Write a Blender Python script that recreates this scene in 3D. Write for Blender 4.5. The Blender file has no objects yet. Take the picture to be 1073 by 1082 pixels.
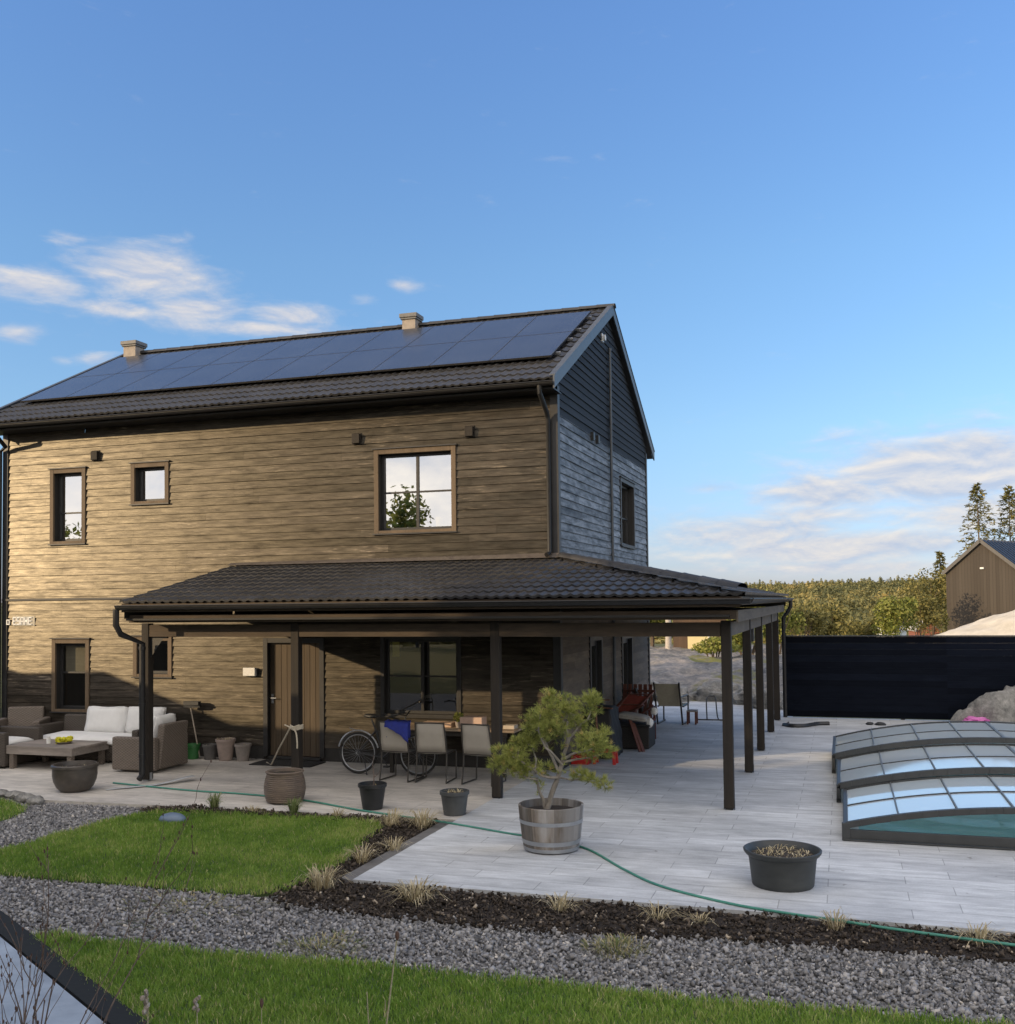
import bpy, bmesh, math, random
import numpy as np
from mathutils import Vector, Matrix, noise as mnoise
random.seed(7); RNG = np.random.default_rng(11)
R = math.radians
scene = bpy.context.scene
COL = scene.collection

# ------------------------------------------------------------------ helpers
def tag(o, label=None, cat=None, group=None, kind=None):
    if label: o['label'] = label
    if cat: o['category'] = cat
    if group: o['group'] = group
    if kind: o['kind'] = kind
    return o

def empty(name, loc=(0, 0, 0), label=None, cat=None, group=None, rz=0):
    o = bpy.data.objects.new(name, None); COL.objects.link(o)
    o.empty_display_size = .2
    o.location = loc; o.rotation_euler = (0, 0, rz)
    return tag(o, label, cat, group)

def origin_of(o):
    p = Vector((0, 0, 0))
    while o is not None:
        p += Vector(o.location); o = o.parent
    return p

def link(name, me, mat, parent=None, loc=None):
    o = bpy.data.objects.new(name, me); COL.objects.link(o)
    if mat is not None: me.materials.append(mat)
    if parent is not None: o.parent = parent
    if loc is not None: o.location = loc
    return o

def copy_tree(o, parent=None):
    c = o.copy(); COL.objects.link(c); c.parent = parent
    for ch in list(o.children): copy_tree(ch, c)
    return c

class MB:
    """collects faces in world coordinates, one mesh object on build"""
    def __init__(s): s.v = []; s.f = []; s.t = []
    def poly(s, pts, tone=.5):
        n = len(s.v); s.v += [tuple(p) for p in pts]; s.f.append(tuple(range(n, n + len(pts)))); s.t.append(tone)
    def box(s, x0, x1, y0, y1, z0, z1, tone=.5):
        n = len(s.v)
        s.v += [(x0, y0, z0), (x1, y0, z0), (x1, y1, z0), (x0, y1, z0), (x0, y0, z1), (x1, y0, z1), (x1, y1, z1), (x0, y1, z1)]
        for q in ((0, 3, 2, 1), (4, 5, 6, 7), (0, 1, 5, 4), (1, 2, 6, 5), (2, 3, 7, 6), (3, 0, 4, 7)):
            s.f.append(tuple(n + i for i in q)); s.t.append(tone)
    def bar(s, p, q, w, h, up=(0, 0, 1), tone=.5):
        p, q = Vector(p), Vector(q); d = (q - p).normalized(); up = Vector(up)
        if abs(d.dot(up.normalized())) > .98: up = Vector((0, 1, 0)) if abs(d.y) < .9 else Vector((1, 0, 0))
        a = d.cross(up).normalized() * (w / 2); b = a.cross(d).normalized() * (h / 2)
        n = len(s.v)
        s.v += [tuple(e + i * a + j * b) for e in (p, q) for i, j in ((-1, -1), (1, -1), (1, 1), (-1, 1))]
        for f in ((3, 2, 1, 0), (4, 5, 6, 7), (0, 1, 5, 4), (1, 2, 6, 5), (2, 3, 7, 6), (3, 0, 4, 7)):
            s.f.append(tuple(n + i for i in f)); s.t.append(tone)
    def tube(s, pts, r, n=8, caps=True, tone=.5):
        pts = [Vector(p) for p in pts]; k = len(pts)
        rs = r if isinstance(r, (list, tuple)) else [r] * k
        base = len(s.v); ref = None
        for i, p in enumerate(pts):
            d = (pts[min(i + 1, k - 1)] - pts[max(i - 1, 0)])
            d = d.normalized() if d.length > 1e-9 else Vector((0, 0, 1))
            if ref is None or abs(ref.dot(d)) > .95:
                ref = Vector((0, 0, 1)) if abs(d.z) < .9 else Vector((1, 0, 0))
            a = d.cross(ref).normalized(); b = d.cross(a).normalized(); ref = a.cross(d).normalized() if False else ref
            for j in range(n):
                t = 2 * math.pi * j / n
                s.v.append(tuple(p + (a * math.cos(t) + b * math.sin(t)) * rs[i]))
        for i in range(k - 1):
            for j in range(n):
                A = base + i * n + j; B = base + i * n + (j + 1) % n
                s.f.append((A, B, B + n, A + n)); s.t.append(tone)
        if caps:
            s.f.append(tuple(base + j for j in range(n))[::-1]); s.t.append(tone)
            s.f.append(tuple(base + (k - 1) * n + j for j in range(n))); s.t.append(tone)
    def lathe(s, prof, c, n=28, tone=None, sx=1, sy=1, wob=0):
        base = len(s.v); c = Vector(c)
        for (r, z) in prof:
            for j in range(n):
                t = 2 * math.pi * j / n
                rr = r * (1 + wob * math.sin(3 * t + z * 9))
                s.v.append((c.x + rr * sx * math.cos(t), c.y + rr * sy * math.sin(t), c.z + z))
        for i in range(len(prof) - 1):
            for j in range(n):
                A = base + i * n + j; B = base + i * n + (j + 1) % n
                s.f.append((A, B, B + n, A + n)); s.t.append(.5 if tone is None else tone(j, n))
    def disc(s, c, r, n=24, tone=.5, sx=1, sy=1):
        c = Vector(c)
        s.poly([(c.x + r * sx * math.cos(2 * math.pi * j / n), c.y + r * sy * math.sin(2 * math.pi * j / n), c.z) for j in range(n)], tone)
    def blob(s, c, rx, ry, rz, seed=0, amp=.15, sub=3, tone=.5, flat=None, freq=1.3):
        bm = bmesh.new(); bmesh.ops.create_icosphere(bm, subdivisions=sub, radius=1)
        n = len(s.v)
        for v in bm.verts:
            k = 1 + amp * (mnoise.fractal(v.co * freq + Vector((seed * 3.1, seed * 1.7, 0)), 1.0, 2.0, 4))
            p = v.co * k; z = p.z
            if flat is not None: z = max(z, flat)
            s.v.append((c[0] + p.x * rx, c[1] + p.y * ry, c[2] + z * rz))
        bm.verts.index_update()
        for f in bm.faces: s.f.append(tuple(n + v.index for v in f.verts)); s.t.append(tone)
        bm.free()
    def build(s, name, mat, parent=None, smooth=False, bevel=0, at=None, segs=2, weld=False):
        me = bpy.data.meshes.new(name)
        off = origin_of(parent) if parent is not None else Vector(at or (0, 0, 0))
        me.from_pydata([(x - off.x, y - off.y, z - off.z) for x, y, z in s.v], [], s.f)
        a = me.attributes.new('tone', 'FLOAT', 'FACE'); a.data.foreach_set('value', np.array(s.t, np.float32))
        if smooth: me.polygons.foreach_set('use_smooth', [True] * len(me.polygons))
        me.validate()
        if weld:
            bm = bmesh.new(); bm.from_mesh(me); bmesh.ops.remove_doubles(bm, verts=bm.verts, dist=.0008); bmesh.ops.recalc_face_normals(bm, faces=bm.faces); bm.to_mesh(me); bm.free()
        o = link(name, me, mat, parent, None if parent is not None else (at or (0, 0, 0)))
        if smooth and smooth != 'all':
            try:
                me.set_sharp_from_angle(angle=R(40))
            except Exception: pass
        if bevel:
            m = o.modifiers.new('Bevel', 'BEVEL'); m.width = bevel; m.segments = segs; m.limit_method = 'ANGLE'; m.angle_limit = R(40)
        return o

def mesh_np(name, V, F, mat, tone=None, parent=None, off=(0, 0, 0)):
    """V (N,3), F (M,k) arrays"""
    me = bpy.data.meshes.new(name); V = np.asarray(V, np.float32) - np.asarray(off, np.float32); F = np.asarray(F, np.int32)
    M, k = F.shape
    me.vertices.add(len(V)); me.vertices.foreach_set('co', V.ravel())
    me.loops.add(M * k); me.loops.foreach_set('vertex_index', F.ravel())
    me.polygons.add(M); me.polygons.foreach_set('loop_start', np.arange(0, M * k, k, dtype=np.int32))
    try: me.polygons.foreach_set('loop_total', np.full(M, k, np.int32))
    except Exception: pass
    if tone is not None:
        a = me.attributes.new('tone', 'FLOAT', 'FACE'); a.data.foreach_set('value', np.asarray(tone, np.float32))
    me.update(calc_edges=True); me.validate()
    return link(name, me, mat, parent, None if parent is not None else off)

# ------------------------------------------------------------------ materials
class N:
    def __init__(s, name, target=None):
        s.m = target or bpy.data.materials.new(name); s.m.use_nodes = True
        s.t = s.m.node_tree; s.t.nodes.clear(); s.n = s.t.nodes
    def node(s, ty, **kw):
        n = s.n.new(ty)
        for k, v in kw.items():
            if k.startswith('i_'): s.set(n.inputs[k[2:].replace('_', ' ')], v)
            else: setattr(n, k, v)
        return n
    def set(s, sock, v):
        if isinstance(v, bpy.types.NodeSocket): s.t.links.new(v, sock)
        else:
            if sock.type == 'RGBA' and len(v) == 3: v = (*v, 1)
            sock.default_value = v
    def math(s, op, a, b=0, c=0, clamp=False):
        n = s.n.new('ShaderNodeMath'); n.operation = op; n.use_clamp = clamp
        for i, x in enumerate((a, b, c)): s.set(n.inputs[i], x)
        return n.outputs[0]
    def mix(s, f, a, b, mode='MIX'):
        n = s.n.new('ShaderNodeMix'); n.data_type = 'RGBA'; n.blend_type = mode
        s.set(n.inputs[0], f); s.set(n.inputs[6], a); s.set(n.inputs[7], b)
        return n.outputs[2]
    def coord(s, scale=(1, 1, 1), kind='Object', rot=(0, 0, 0)):
        tc = s.n.new('ShaderNodeTexCoord'); mp = s.n.new('ShaderNodeMapping')
        s.t.links.new(tc.outputs[kind], mp.inputs[0]); mp.inputs['Scale'].default_value = scale; mp.inputs['Rotation'].default_value = rot
        return mp.outputs[0]
    def noise(s, vec, scale=5, detail=6, rough=.6, dist=0):
        n = s.node('ShaderNodeTexNoise'); s.t.links.new(vec, n.inputs['Vector'])
        n.inputs['Scale'].default_value = scale; n.inputs['Detail'].default_value = detail; n.inputs['Roughness'].default_value = rough
        n.inputs['Distortion'].default_value = dist
        return n.outputs['Fac']
    def ramp(s, f, stops):
        n = s.n.new('ShaderNodeValToRGB'); s.t.links.new(f, n.inputs[0]); cr = n.color_ramp
        while len(cr.elements) < len(stops): cr.elements.new(.5)
        for e, (p, c) in zip(cr.elements, stops): e.position = p; e.color = (*c, 1) if len(c) == 3 else c
        return n.outputs[0]
    def attr(s, name='tone'):
        n = s.n.new('ShaderNodeAttribute'); n.attribute_name = name; return n.outputs['Fac']
    def bump(s, h, strength=.3, dist=.02):
        n = s.n.new('ShaderNodeBump'); s.set(n.inputs['Height'], h); n.inputs['Strength'].default_value = strength; n.inputs['Distance'].default_value = dist
        return n.outputs[0]
    def out(s, sh):
        o = s.n.new('ShaderNodeOutputMaterial'); s.t.links.new(sh, o.inputs[0]); return s.m
    def principled(s, col, rough=.6, metal=0, normal=None, spec=.5, **kw):
        b = s.n.new('ShaderNodeBsdfPrincipled')
        s.set(b.inputs['Base Color'], col); s.set(b.inputs['Roughness'], rough); s.set(b.inputs['Metallic'], metal)
        b.inputs['Specular IOR Level'].default_value = spec
        if normal is not None: s.t.links.new(normal, b.inputs['Normal'])
        for k, v in kw.items(): s.set(b.inputs[k.replace('_', ' ')], v)
        return b.outputs[0]

def mat(name, c1, c2=None, rough=.6, scale=(6, 6, 6), bump=.15, bscale=None, tone=.0, metal=0, spec=.5, bdist=.01, lo=.3, hi=.7, rvar=.1, detail=6):
    g = N(name); c2 = c2 or tuple(x * .75 for x in c1)
    vec = g.coord(scale); f = g.noise(vec, 1, detail, .62)
    col = g.ramp(f, [(lo, c2), (hi, c1)])
    if tone:
        k = g.math('MULTIPLY_ADD', g.attr(), 2 * tone, 1 - tone)
        n = g.n.new('ShaderNodeVectorMath'); n.operation = 'SCALE'
        g.t.links.new(col, n.inputs[0]); g.t.links.new(k, n.inputs['Scale']); col = n.outputs[0]
    nb = None
    if bump:
        h = g.noise(g.coord(bscale or scale), 1.7, 5, .65); nb = g.bump(h, bump, bdist)
    rr = g.math('MULTIPLY_ADD', f, rvar * 2, rough - rvar, True)
    return g.out(g.principled(col, rr, metal, nb, spec))

def wood(name, c1, c2, along='x', rough=.75, tone=.25, speck=None, sc=1.0, weather=None, sheen=None, spec=.3):
    """grained board material; grain runs along one axis"""
    g = N(name)
    sx = {'x': (3.2, 24, 34), 'y': (24, 3.2, 34), 'z': (24, 24, .9)}[along]
    sb = {'x': (1.3, 3, 6.5), 'y': (3, 1.3, 6.5), 'z': (3, 3, .4)}[along]
    grain = g.noise(g.coord(tuple(v * sc for v in sx)), 1.0, 7, .7, .4)
    blot = g.noise(g.coord(sb), 1.0, 5, .65)
    col = g.ramp(g.math('ADD', g.math('MULTIPLY', grain, .5), g.math('MULTIPLY', blot, .5)), [(.36, c2), (.62, c1)])
    if speck:
        sp = g.noise(g.coord(tuple(v * .55 for v in sx)), 1.6, 4, .6)
        sp2 = g.noise(g.coord((.5, .5, .7)), 1.0, 3, .6)
        f = g.math('MULTIPLY', g.ramp(sp, [(.56, (0, 0, 0)), (.7, (1, 1, 1))]), g.ramp(sp2, [(.42, (0, 0, 0)), (.66, (1, 1, 1))]))
        col = g.mix(g.math('MULTIPLY', f, .75), col, speck)
    if weather:
        wn = g.noise(g.coord(sb), 1.6, 6, .7)
        col = g.mix(g.ramp(wn, [(.40, (0, 0, 0)), (.6, (1, 1, 1))]), col, weather)
    k = g.math('MULTIPLY_ADD', g.attr(), 2 * tone, 1 - tone)
    n = g.n.new('ShaderNodeVectorMath'); n.operation = 'SCALE'
    g.t.links.new(col, n.inputs[0]); g.t.links.new(k, n.inputs['Scale'])
    nb = g.bump(grain, .35, .006)
    sh = g.principled(n.outputs[0], g.math('MULTIPLY_ADD', grain, .2, rough - .1), 0, nb, spec)
    if sheen:
        b = sh.node; pn = g.noise(g.coord(tuple(v * .4 for v in sx)), 1.3, 5, .7); pz = g.noise(g.coord(sb), 2.2, 5, .7)
        f = g.math('ADD', g.math('MULTIPLY', pn, .55), g.math('MULTIPLY', pz, .45))
        mr_ = g.node('ShaderNodeMapRange'); g.t.links.new(f, mr_.inputs[0]); mr_.inputs[1].default_value = .36; mr_.inputs[2].default_value = .64; mr_.inputs[3].default_value = spec * .35; mr_.inputs[4].default_value = spec * 1.5
        g.t.links.new(mr_.outputs[0], b.inputs['Specular IOR Level']); b.inputs['Specular Tint'].default_value = (*sheen, 1)
    return g.out(sh)

def leafmat(name, stops, rough=.6, trans=.35):
    g = N(name); col = g.ramp(g.attr(), stops)
    d = g.principled(col, rough, 0, None, .3)
    tr = g.node('ShaderNodeBsdfTranslucent'); g.t.links.new(col, tr.inputs[0])
    mx = g.node('ShaderNodeMixShader'); mx.inputs[0].default_value = trans
    g.t.links.new(d, mx.inputs[1]); g.t.links.new(tr.outputs[0], mx.inputs[2])
    return g.out(mx.outputs[0])

def glassmat(name, refl=.35, tint=(.75, .8, .8), rough=.01, wav=0.0, edge=.9):
    g = N(name)
    tr = g.node('ShaderNodeBsdfTransparent'); g.set(tr.inputs[0], tint)
    gl = g.node('ShaderNodeBsdfGlossy'); g.set(gl.inputs[0], (.95, .96, .97)); gl.inputs['Roughness'].default_value = rough
    if wav:
        nb = g.bump(g.noise(g.coord((1.2, 1.2, 1.2)), 1.0, 2, .5), wav, .02); g.t.links.new(nb, gl.inputs['Normal'])
    lw = g.node('ShaderNodeLayerWeight'); lw.inputs[0].default_value = .5
    f = g.math('MULTIPLY_ADD', g.math('POWER', lw.outputs['Facing'], 3.0), edge - refl, refl, True)
    mx = g.node('ShaderNodeMixShader'); g.t.links.new(f, mx.inputs[0])
    g.t.links.new(tr.outputs[0], mx.inputs[1]); g.t.links.new(gl.outputs[0], mx.inputs[2])
    return g.out(mx.outputs[0])

M = {}
M['board'] = wood('stained_boards', (.040, .033, .027), (.0075, .0066, .006), 'x', .375, .7, speck=(.24, .20, .15), spec=.40, sheen=(1, .90, .70))
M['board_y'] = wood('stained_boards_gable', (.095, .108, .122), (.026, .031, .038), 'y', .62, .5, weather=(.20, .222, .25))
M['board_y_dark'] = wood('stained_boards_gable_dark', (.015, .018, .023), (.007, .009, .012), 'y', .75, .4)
M['board_y_brown'] = wood('stained_boards_under_roof', (.17, .13, .095), (.08, .064, .05), 'y', .75, .3)
M['trim'] = wood('dark_trim', (.15, .108, .07), (.08, .06, .04), 'z', .7, .15)
M['trim_dark'] = mat('near_black_trim', (.022, .022, .023), (.012, .012, .013), .5, (8, 8, 8), .1)
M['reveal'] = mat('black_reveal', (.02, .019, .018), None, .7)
M['beam'] = wood('brown_beam', (.085, .064, .046), (.04, .031, .024), 'x', .75, .2)
M['beam_y'] = wood('brown_beam_side', (.14, .115, .092), (.07, .058, .047), 'y', .75, .2)
M['post'] = wood('post_wood', (.032, .026, .021), (.012, .0105, .009), 'z', .7, .2)
M['tile'] = mat('roof_tile', (.034, .034, .036), (.018, .018, .02), .5, (7, 7, 7), .35, (60, 60, 60), .3, spec=.5, bdist=.004)
M['metal_dark'] = mat('dark_metal', (.018, .018, .019), (.011, .011, .012), .5, (10, 10, 10), .03, metal=.2)
M['bargeboard'] = mat('bargeboard_paint', (.07, .08, .09), (.045, .05, .058), .45, (3, 8, 8), .08)
M['room'] = mat('dark_interior', (.06, .052, .045), (.035, .03, .028), .9, (1, 1, 1), 0)
M['glass'] = glassmat('window_glass', .50, (.55, .58, .58), .008, .015)
M['glass_low'] = glassmat('porch_window_glass', .16, (.6, .63, .63), .01, .02)
M['blind'] = mat('beige_blind', (.42, .36, .26), (.36, .3, .22), .9, (2, 2, 30), .05)
M['white'] = mat('white_plastic', (.72, .72, .70), (.62, .62, .6), .5, (10, 10, 10), .03)
M['chim'] = mat('chimney_render', (.36, .31, .26), (.25, .22, .19), .85, (9, 9, 9), .4)
M['steel'] = mat('galvanised_steel', (.42, .44, .46), (.3, .31, .33), .42, (9, 9, 9), .08, metal=.7)
M['black_plastic'] = mat('black_plastic', (.022, .024, .026), (.014, .015, .017), .48, (9, 9, 9), .12)
M['dark_soil'] = mat('potting_soil', (.05, .036, .025), (.02, .014, .01), .95, (40, 40, 40), .8, bdist=.02)
M['rope'] = mat('pale_rope', (.55, .5, .4), (.4, .35, .27), .85, (60, 60, 60), .6)

# solar glass
g = N('solar_panel_glass'); v = g.coord((1, 1, 1))
sx = g.node('ShaderNodeSeparateXYZ'); g.t.links.new(g.coord((1, 1, 1), 'UV'), sx.inputs[0])
def gridline(sock, n, w):
    fr = g.math('FRACT', g.math('MULTIPLY', sock, n)); d = g.math('ABSOLUTE', g.math('SUBTRACT', fr, .5))
    return g.math('GREATER_THAN', d, .5 - w)
ln = g.math('MAXIMUM', gridline(sx.outputs[0], 6, .012), gridline(sx.outputs[1], 10, .01))
bus = gridline(sx.outputs[0], 30, .03)
ln = g.math('MAXIMUM', g.math('MULTIPLY', ln, .55), g.math('MULTIPLY', bus, .22))
pn = g.noise(g.coord((1.2, 1.2, 1.2)), 1, 3, .5)
col = g.mix(ln, g.ramp(pn, [(.3, (.036, .040, .052)), (.7, (.046, .052, .066))]), (.10, .11, .13))
M['solar'] = g.out(g.principled(col, .2, 0, None, .35))

# pavers
def paver(name, c1, c2, w, h, off=(0, 0), stain=.35):
    g = N(name)
    tc = g.node('ShaderNodeTexCoord'); mp = g.node('ShaderNodeMapping'); g.t.links.new(tc.outputs['Object'], mp.inputs[0]); mp.inputs['Location'].default_value = (*off, 0)
    b = g.node('ShaderNodeTexBrick'); g.t.links.new(mp.outputs[0], b.inputs[0])
    b.offset = .37; b.offset_frequency = 2; b.squash = 1
    b.inputs['Scale'].default_value = 1; b.inputs['Brick Width'].default_value = w; b.inputs['Row Height'].default_value = h
    b.inputs['Mortar Size'].default_value = .0055; b.inputs['Mortar Smooth'].default_value = .3; b.inputs['Bias'].default_value = 0
    b.inputs['Color1'].default_value = (*c1, 1); b.inputs['Color2'].default_value = (*c2, 1); b.inputs['Mortar'].default_value = (c2[0] * .68, c2[1] * .68, c2[2] * .68, 1)
    n1 = g.noise(g.coord((.55, 1.5, 1)), 1, 7, .68); n2 = g.noise(g.coord((2.2, 9, 4)), 1, 6, .7); n3 = g.noise(g.coord((45, 45, 45)), 1, 3, .6)
    k = g.math('ADD', g.math('MULTIPLY', n1, .45), g.math('MULTIPLY', n2, .45)); k = g.math('MULTIPLY_ADD', n3, .12, k)
    d = g.ramp(k, [(.37, (.56, .56, .56)), (.63, (1.18, 1.17, 1.16))])
    col = g.mix(1, b.outputs['Color'], d, 'MULTIPLY')
    st = g.noise(g.coord((.9, .9, .9)), 1, 5, .6); col = g.mix(g.math('MULTIPLY', g.ramp(st, [(.55, (0, 0, 0)), (.75, (1, 1, 1))]), stain), col, tuple(x * .72 for x in c2))
    spots = g.noise(g.coord((7, 7, 7)), 1, 2, .5)
    col = g.mix(g.math('MULTIPLY', g.ramp(spots, [(.72, (0, 0, 0)), (.76, (1, 1, 1))]), .5), col, (.09, .075, .06))
    hh = g.math('MULTIPLY_ADD', n3, .25, g.math('SUBTRACT', 1, b.outputs['Fac']))
    return g.out(g.principled(col, g.math('MULTIPLY_ADD', n2, .2, .6), 0, g.bump(hh, .35, .006), .35))
M['paver'] = paver('grey_plank_pavers', (.57, .595, .615), (.47, .49, .51), 1.15, .29, (.2, .07), .6)
M['paver_warm'] = paver('beige_slab_pavers', (.58, .55, .50), (.52, .49, .45), 1.2, .6, (.4, .1), .4)

# grass underlay, gravel bed, mulch bed, terrain
M['lawn_soil'] = mat('lawn_base', (.07, .12, .03), (.045, .075, .02), .9, (30, 30, 30), .6, bdist=.02)
M['grass'] = leafmat('grass_blades', [(0, (.11, .21, .03)), (.5, (.225, .355, .055)), (.85, (.36, .44, .11)), (1, (.56, .49, .25))], .55, .35)
M['gravel_base'] = mat('gravel_fines', (.20, .195, .19), (.11, .11, .11), .9, (90, 90, 90), .8, bdist=.01)
g = N('gravel_stones'); col = g.ramp(g.attr(), [(0, (.08, .08, .082)), (.45, (.235, .23, .23)), (.8, (.39, .38, .37)), (1, (.56, .51, .44))])
M['gravel'] = g.out(g.principled(col, .75, 0, None, .35))
M['mulch_base'] = mat('bed_soil', (.045, .032, .022), (.018, .013, .01), .95, (60, 60, 60), .9, bdist=.02)
g = N('bark_chips'); col = g.ramp(g.attr(), [(0, (.026, .021, .017)), (.6, (.085, .068, .054)), (.88, (.19, .155, .12)), (1, (.46, .39, .30))])
M['chips'] = g.out(g.principled(col, .9, 0, None, .2))
M['straw'] = leafmat('dry_grass', [(0, (.30, .24, .13)), (.6, (.52, .44, .27)), (1, (.66, .58, .4))], .7, .25)
M['tuftgreen'] = leafmat('green_tuft', [(0, (.10, .15, .04)), (.6, (.19, .24, .09)), (1, (.36, .36, .18))], .6, .3)
g = N('terrain_soil'); n1 = g.noise(g.coord((.02, .02, .02)), 1, 8, .6); n2 = g.noise(g.coord((.6, .6, .6)), 1, 6, .7)
col = g.mix(n2, g.ramp(n1, [(.35, (.05, .07, .02)), (.65, (.14, .13, .055))]), (.10, .10, .045))
M['terrain'] = g.out(g.principled(col, .95, 0, g.bump(n2, .5, .2), .2))
g = N('bedrock'); n1 = g.noise(g.coord((.45, .45, .8)), 1, 8, .66); n2 = g.noise(g.coord((5, 5, 5)), 1, 6, .7)
col = g.ramp(g.math('ADD', g.math('MULTIPLY', n1, .6), g.math('MULTIPLY', n2, .4)), [(.38, (.05, .052, .056)), (.5, (.17, .165, .16)), (.62, (.34, .30, .265))])
mo = g.noise(g.coord((.35, .35, .35)), 1, 5, .7); col = g.mix(g.ramp(mo, [(.55, (0, 0, 0)), (.62, (1, 1, 1))]), col, (.15, .15, .05))
M['rock'] = g.out(g.principled(col, .9, 0, g.bump(n2, .7, .06), .25))
g = N('grey_boulder'); n1 = g.noise(g.coord((2.2, 2.2, 2.2)), 1, 8, .7); n2 = g.noise(g.coord((14, 14, 14)), 1, 6, .7)
col = g.ramp(g.math('ADD', g.math('MULTIPLY', n1, .65), g.math('MULTIPLY', n2, .35)), [(.36, (.10, .10, .095)), (.5, (.24, .235, .22)), (.64, (.40, .385, .36))])
M['boulder'] = g.out(g.principled(col, .9, 0, g.bump(n2, .8, .05), .25))
M['sand'] = mat('pale_sandy_rock', (.60, .55, .46), (.42, .38, .31), .95, (1.2, 1.2, 1.2), .5, (4, 4, 4), bdist=.08)

M['weed'] = leafmat('gravel_weed', [(0, (.11, .15, .045)), (.5, (.24, .24, .11)), (1, (.46, .38, .22))], .7, .25)
M['needle'] = leafmat('pine_needles', [(0, (.13, .155, .04)), (.5, (.31, .34, .085)), (.85, (.46, .47, .15)), (1, (.50, .39, .14))], .55, .25)
M['bonsai_bark'] = mat('silver_bark', (.33, .30, .265), (.14, .125, .105), .85, (20, 20, 6), .5)
M['conifer'] = leafmat('conifer_foliage', [(0, (.07, .08, .03)), (.6, (.19, .185, .065)), (1, (.34, .27, .09))], .7, .2)
M['forest'] = leafmat('forest_foliage', [(0, (.07, .08, .038)), (.45, (.175, .17, .07)), (.8, (.29, .245, .09)), (1, (.40, .30, .11))], .8, .15)
M['bushleaf'] = leafmat('spring_leaves', [(0, (.085, .085, .03)), (.5, (.20, .185, .06)), (1, (.32, .265, .09))], .7, .3)
M['bushgreen'] = leafmat('fresh_green_leaves', [(0, (.09, .11, .025)), (.5, (.22, .24, .05)), (1, (.34, .32, .09))], .7, .35)
M['bark'] = mat('tree_bark', (.16, .12, .085), (.08, .06, .045), .9, (12, 12, 3), .6)
M['birch'] = mat('birch_bark', (.55, .5, .44), (.3, .27, .24), .85, (9, 9, 20), .4)
M['twig'] = mat('dry_twig', (.17, .125, .10), (.085, .06, .05), .85, (40, 40, 40), .4)
M['stalk'] = mat('pale_stalk', (.40, .38, .24), (.26, .24, .15), .8, (40, 40, 40), .3)
M['seedhead'] = mat('brown_seedhead', (.12, .07, .05), (.06, .035, .028), .9, (60, 60, 60), .5)
M['seedpale'] = mat('pale_seedhead', (.38, .34, .29), (.22, .19, .16), .9, (60, 60, 60), .5)

# ------------------------------------------------------------------ camera
f_px, yaw, pitch, roll, cyp = 1099.7, .3118, .0362, -.0113, 595.9
Fv = Vector((-math.sin(yaw), math.cos(yaw), 0)); Rv = Vector((math.cos(yaw), math.sin(yaw), 0)); Uv = Vector((0, 0, 1))
F2 = Fv * math.cos(pitch) + Uv * math.sin(pitch); U2 = Uv * math.cos(pitch) - Fv * math.sin(pitch)
R3 = Rv * math.cos(roll) + U2 * math.sin(roll); U3 = U2 * math.cos(roll) - Rv * math.sin(roll)
cam = bpy.data.cameras.new('camera'); co = bpy.data.objects.new('camera', cam); COL.objects.link(co)
co.matrix_world = Matrix(((R3.x, U3.x, -F2.x, 0), (R3.y, U3.y, -F2.y, 0), (R3.z, U3.z, -F2.z, 2.8), (0, 0, 0, 1)))
cam.sensor_fit = 'HORIZONTAL'; cam.sensor_width = 36; cam.lens = f_px / 1073 * 36
cam.shift_x = (536.5 - 536) / 1073; cam.shift_y = (cyp - 541) / 1073
cam.clip_start = .1; cam.clip_end = 6000
scene.camera = co

# ------------------------------------------------------------------ light and sky
SUN_EL, SUN_TO = R(14.4), Vector((1.2, 1.0, 0)).normalized()      # SUN_TO: where the light travels, on the ground
sd = Vector((SUN_TO.x * math.cos(SUN_EL), SUN_TO.y * math.cos(SUN_EL), -math.sin(SUN_EL)))
sl = bpy.data.lights.new('sun', 'SUN'); so = bpy.data.objects.new('sun', sl); COL.objects.link(so)
sl.energy = SUN_E = 2.1; sl.angle = R(.53); sl.color = (1.0, .74, .44)
so.rotation_euler = sd.to_track_quat('-Z', 'Y').to_euler(); so.location = (-30, -25, 20)
w = bpy.data.worlds.new('World'); scene.world = w; w.use_nodes = True
g = N('', w)
sky = g.node('ShaderNodeTexSky'); sky.sky_type = 'NISHITA'; sky.sun_disc = False
sky.sun_elevation = SUN_EL; sky.sun_rotation = math.atan2(-SUN_TO.x, -SUN_TO.y)
sky.air_density = 1.0; sky.dust_density = .35; sky.ozone_density = 2.2; sky.altitude = 100
hs = g.node('ShaderNodeHueSaturation'); hs.inputs['Saturation'].default_value = 1.12; g.t.links.new(sky.outputs[0], hs.inputs['Color'])
dirv = g.node('ShaderNodeTexCoord'); sp = g.node('ShaderNodeSeparateXYZ')
nz = g.node('ShaderNodeVectorMath', operation='NORMALIZE'); g.t.links.new(dirv.outputs['Generated'], nz.inputs[0]); g.t.links.new(nz.outputs[0], sp.inputs[0])
az = g.math('MULTIPLY', g.math('ARCTAN2', sp.outputs[0], sp.outputs[1]), 57.2958)
el = g.math('MULTIPLY', g.math('ARCSINE', sp.outputs[2]), 57.2958)
def cloudnoise(eloff, s1, s2, detail, seed):
    c = g.node('ShaderNodeCombineXYZ'); g.set(c.inputs[0], g.math('MULTIPLY', az, s1)); g.set(c.inputs[1], g.math('MULTIPLY', g.math('ADD', el, eloff), s2)); c.inputs[2].default_value = seed
    return g.noise(c.outputs[0], 1, detail, .6, .35)
mask = None
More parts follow.
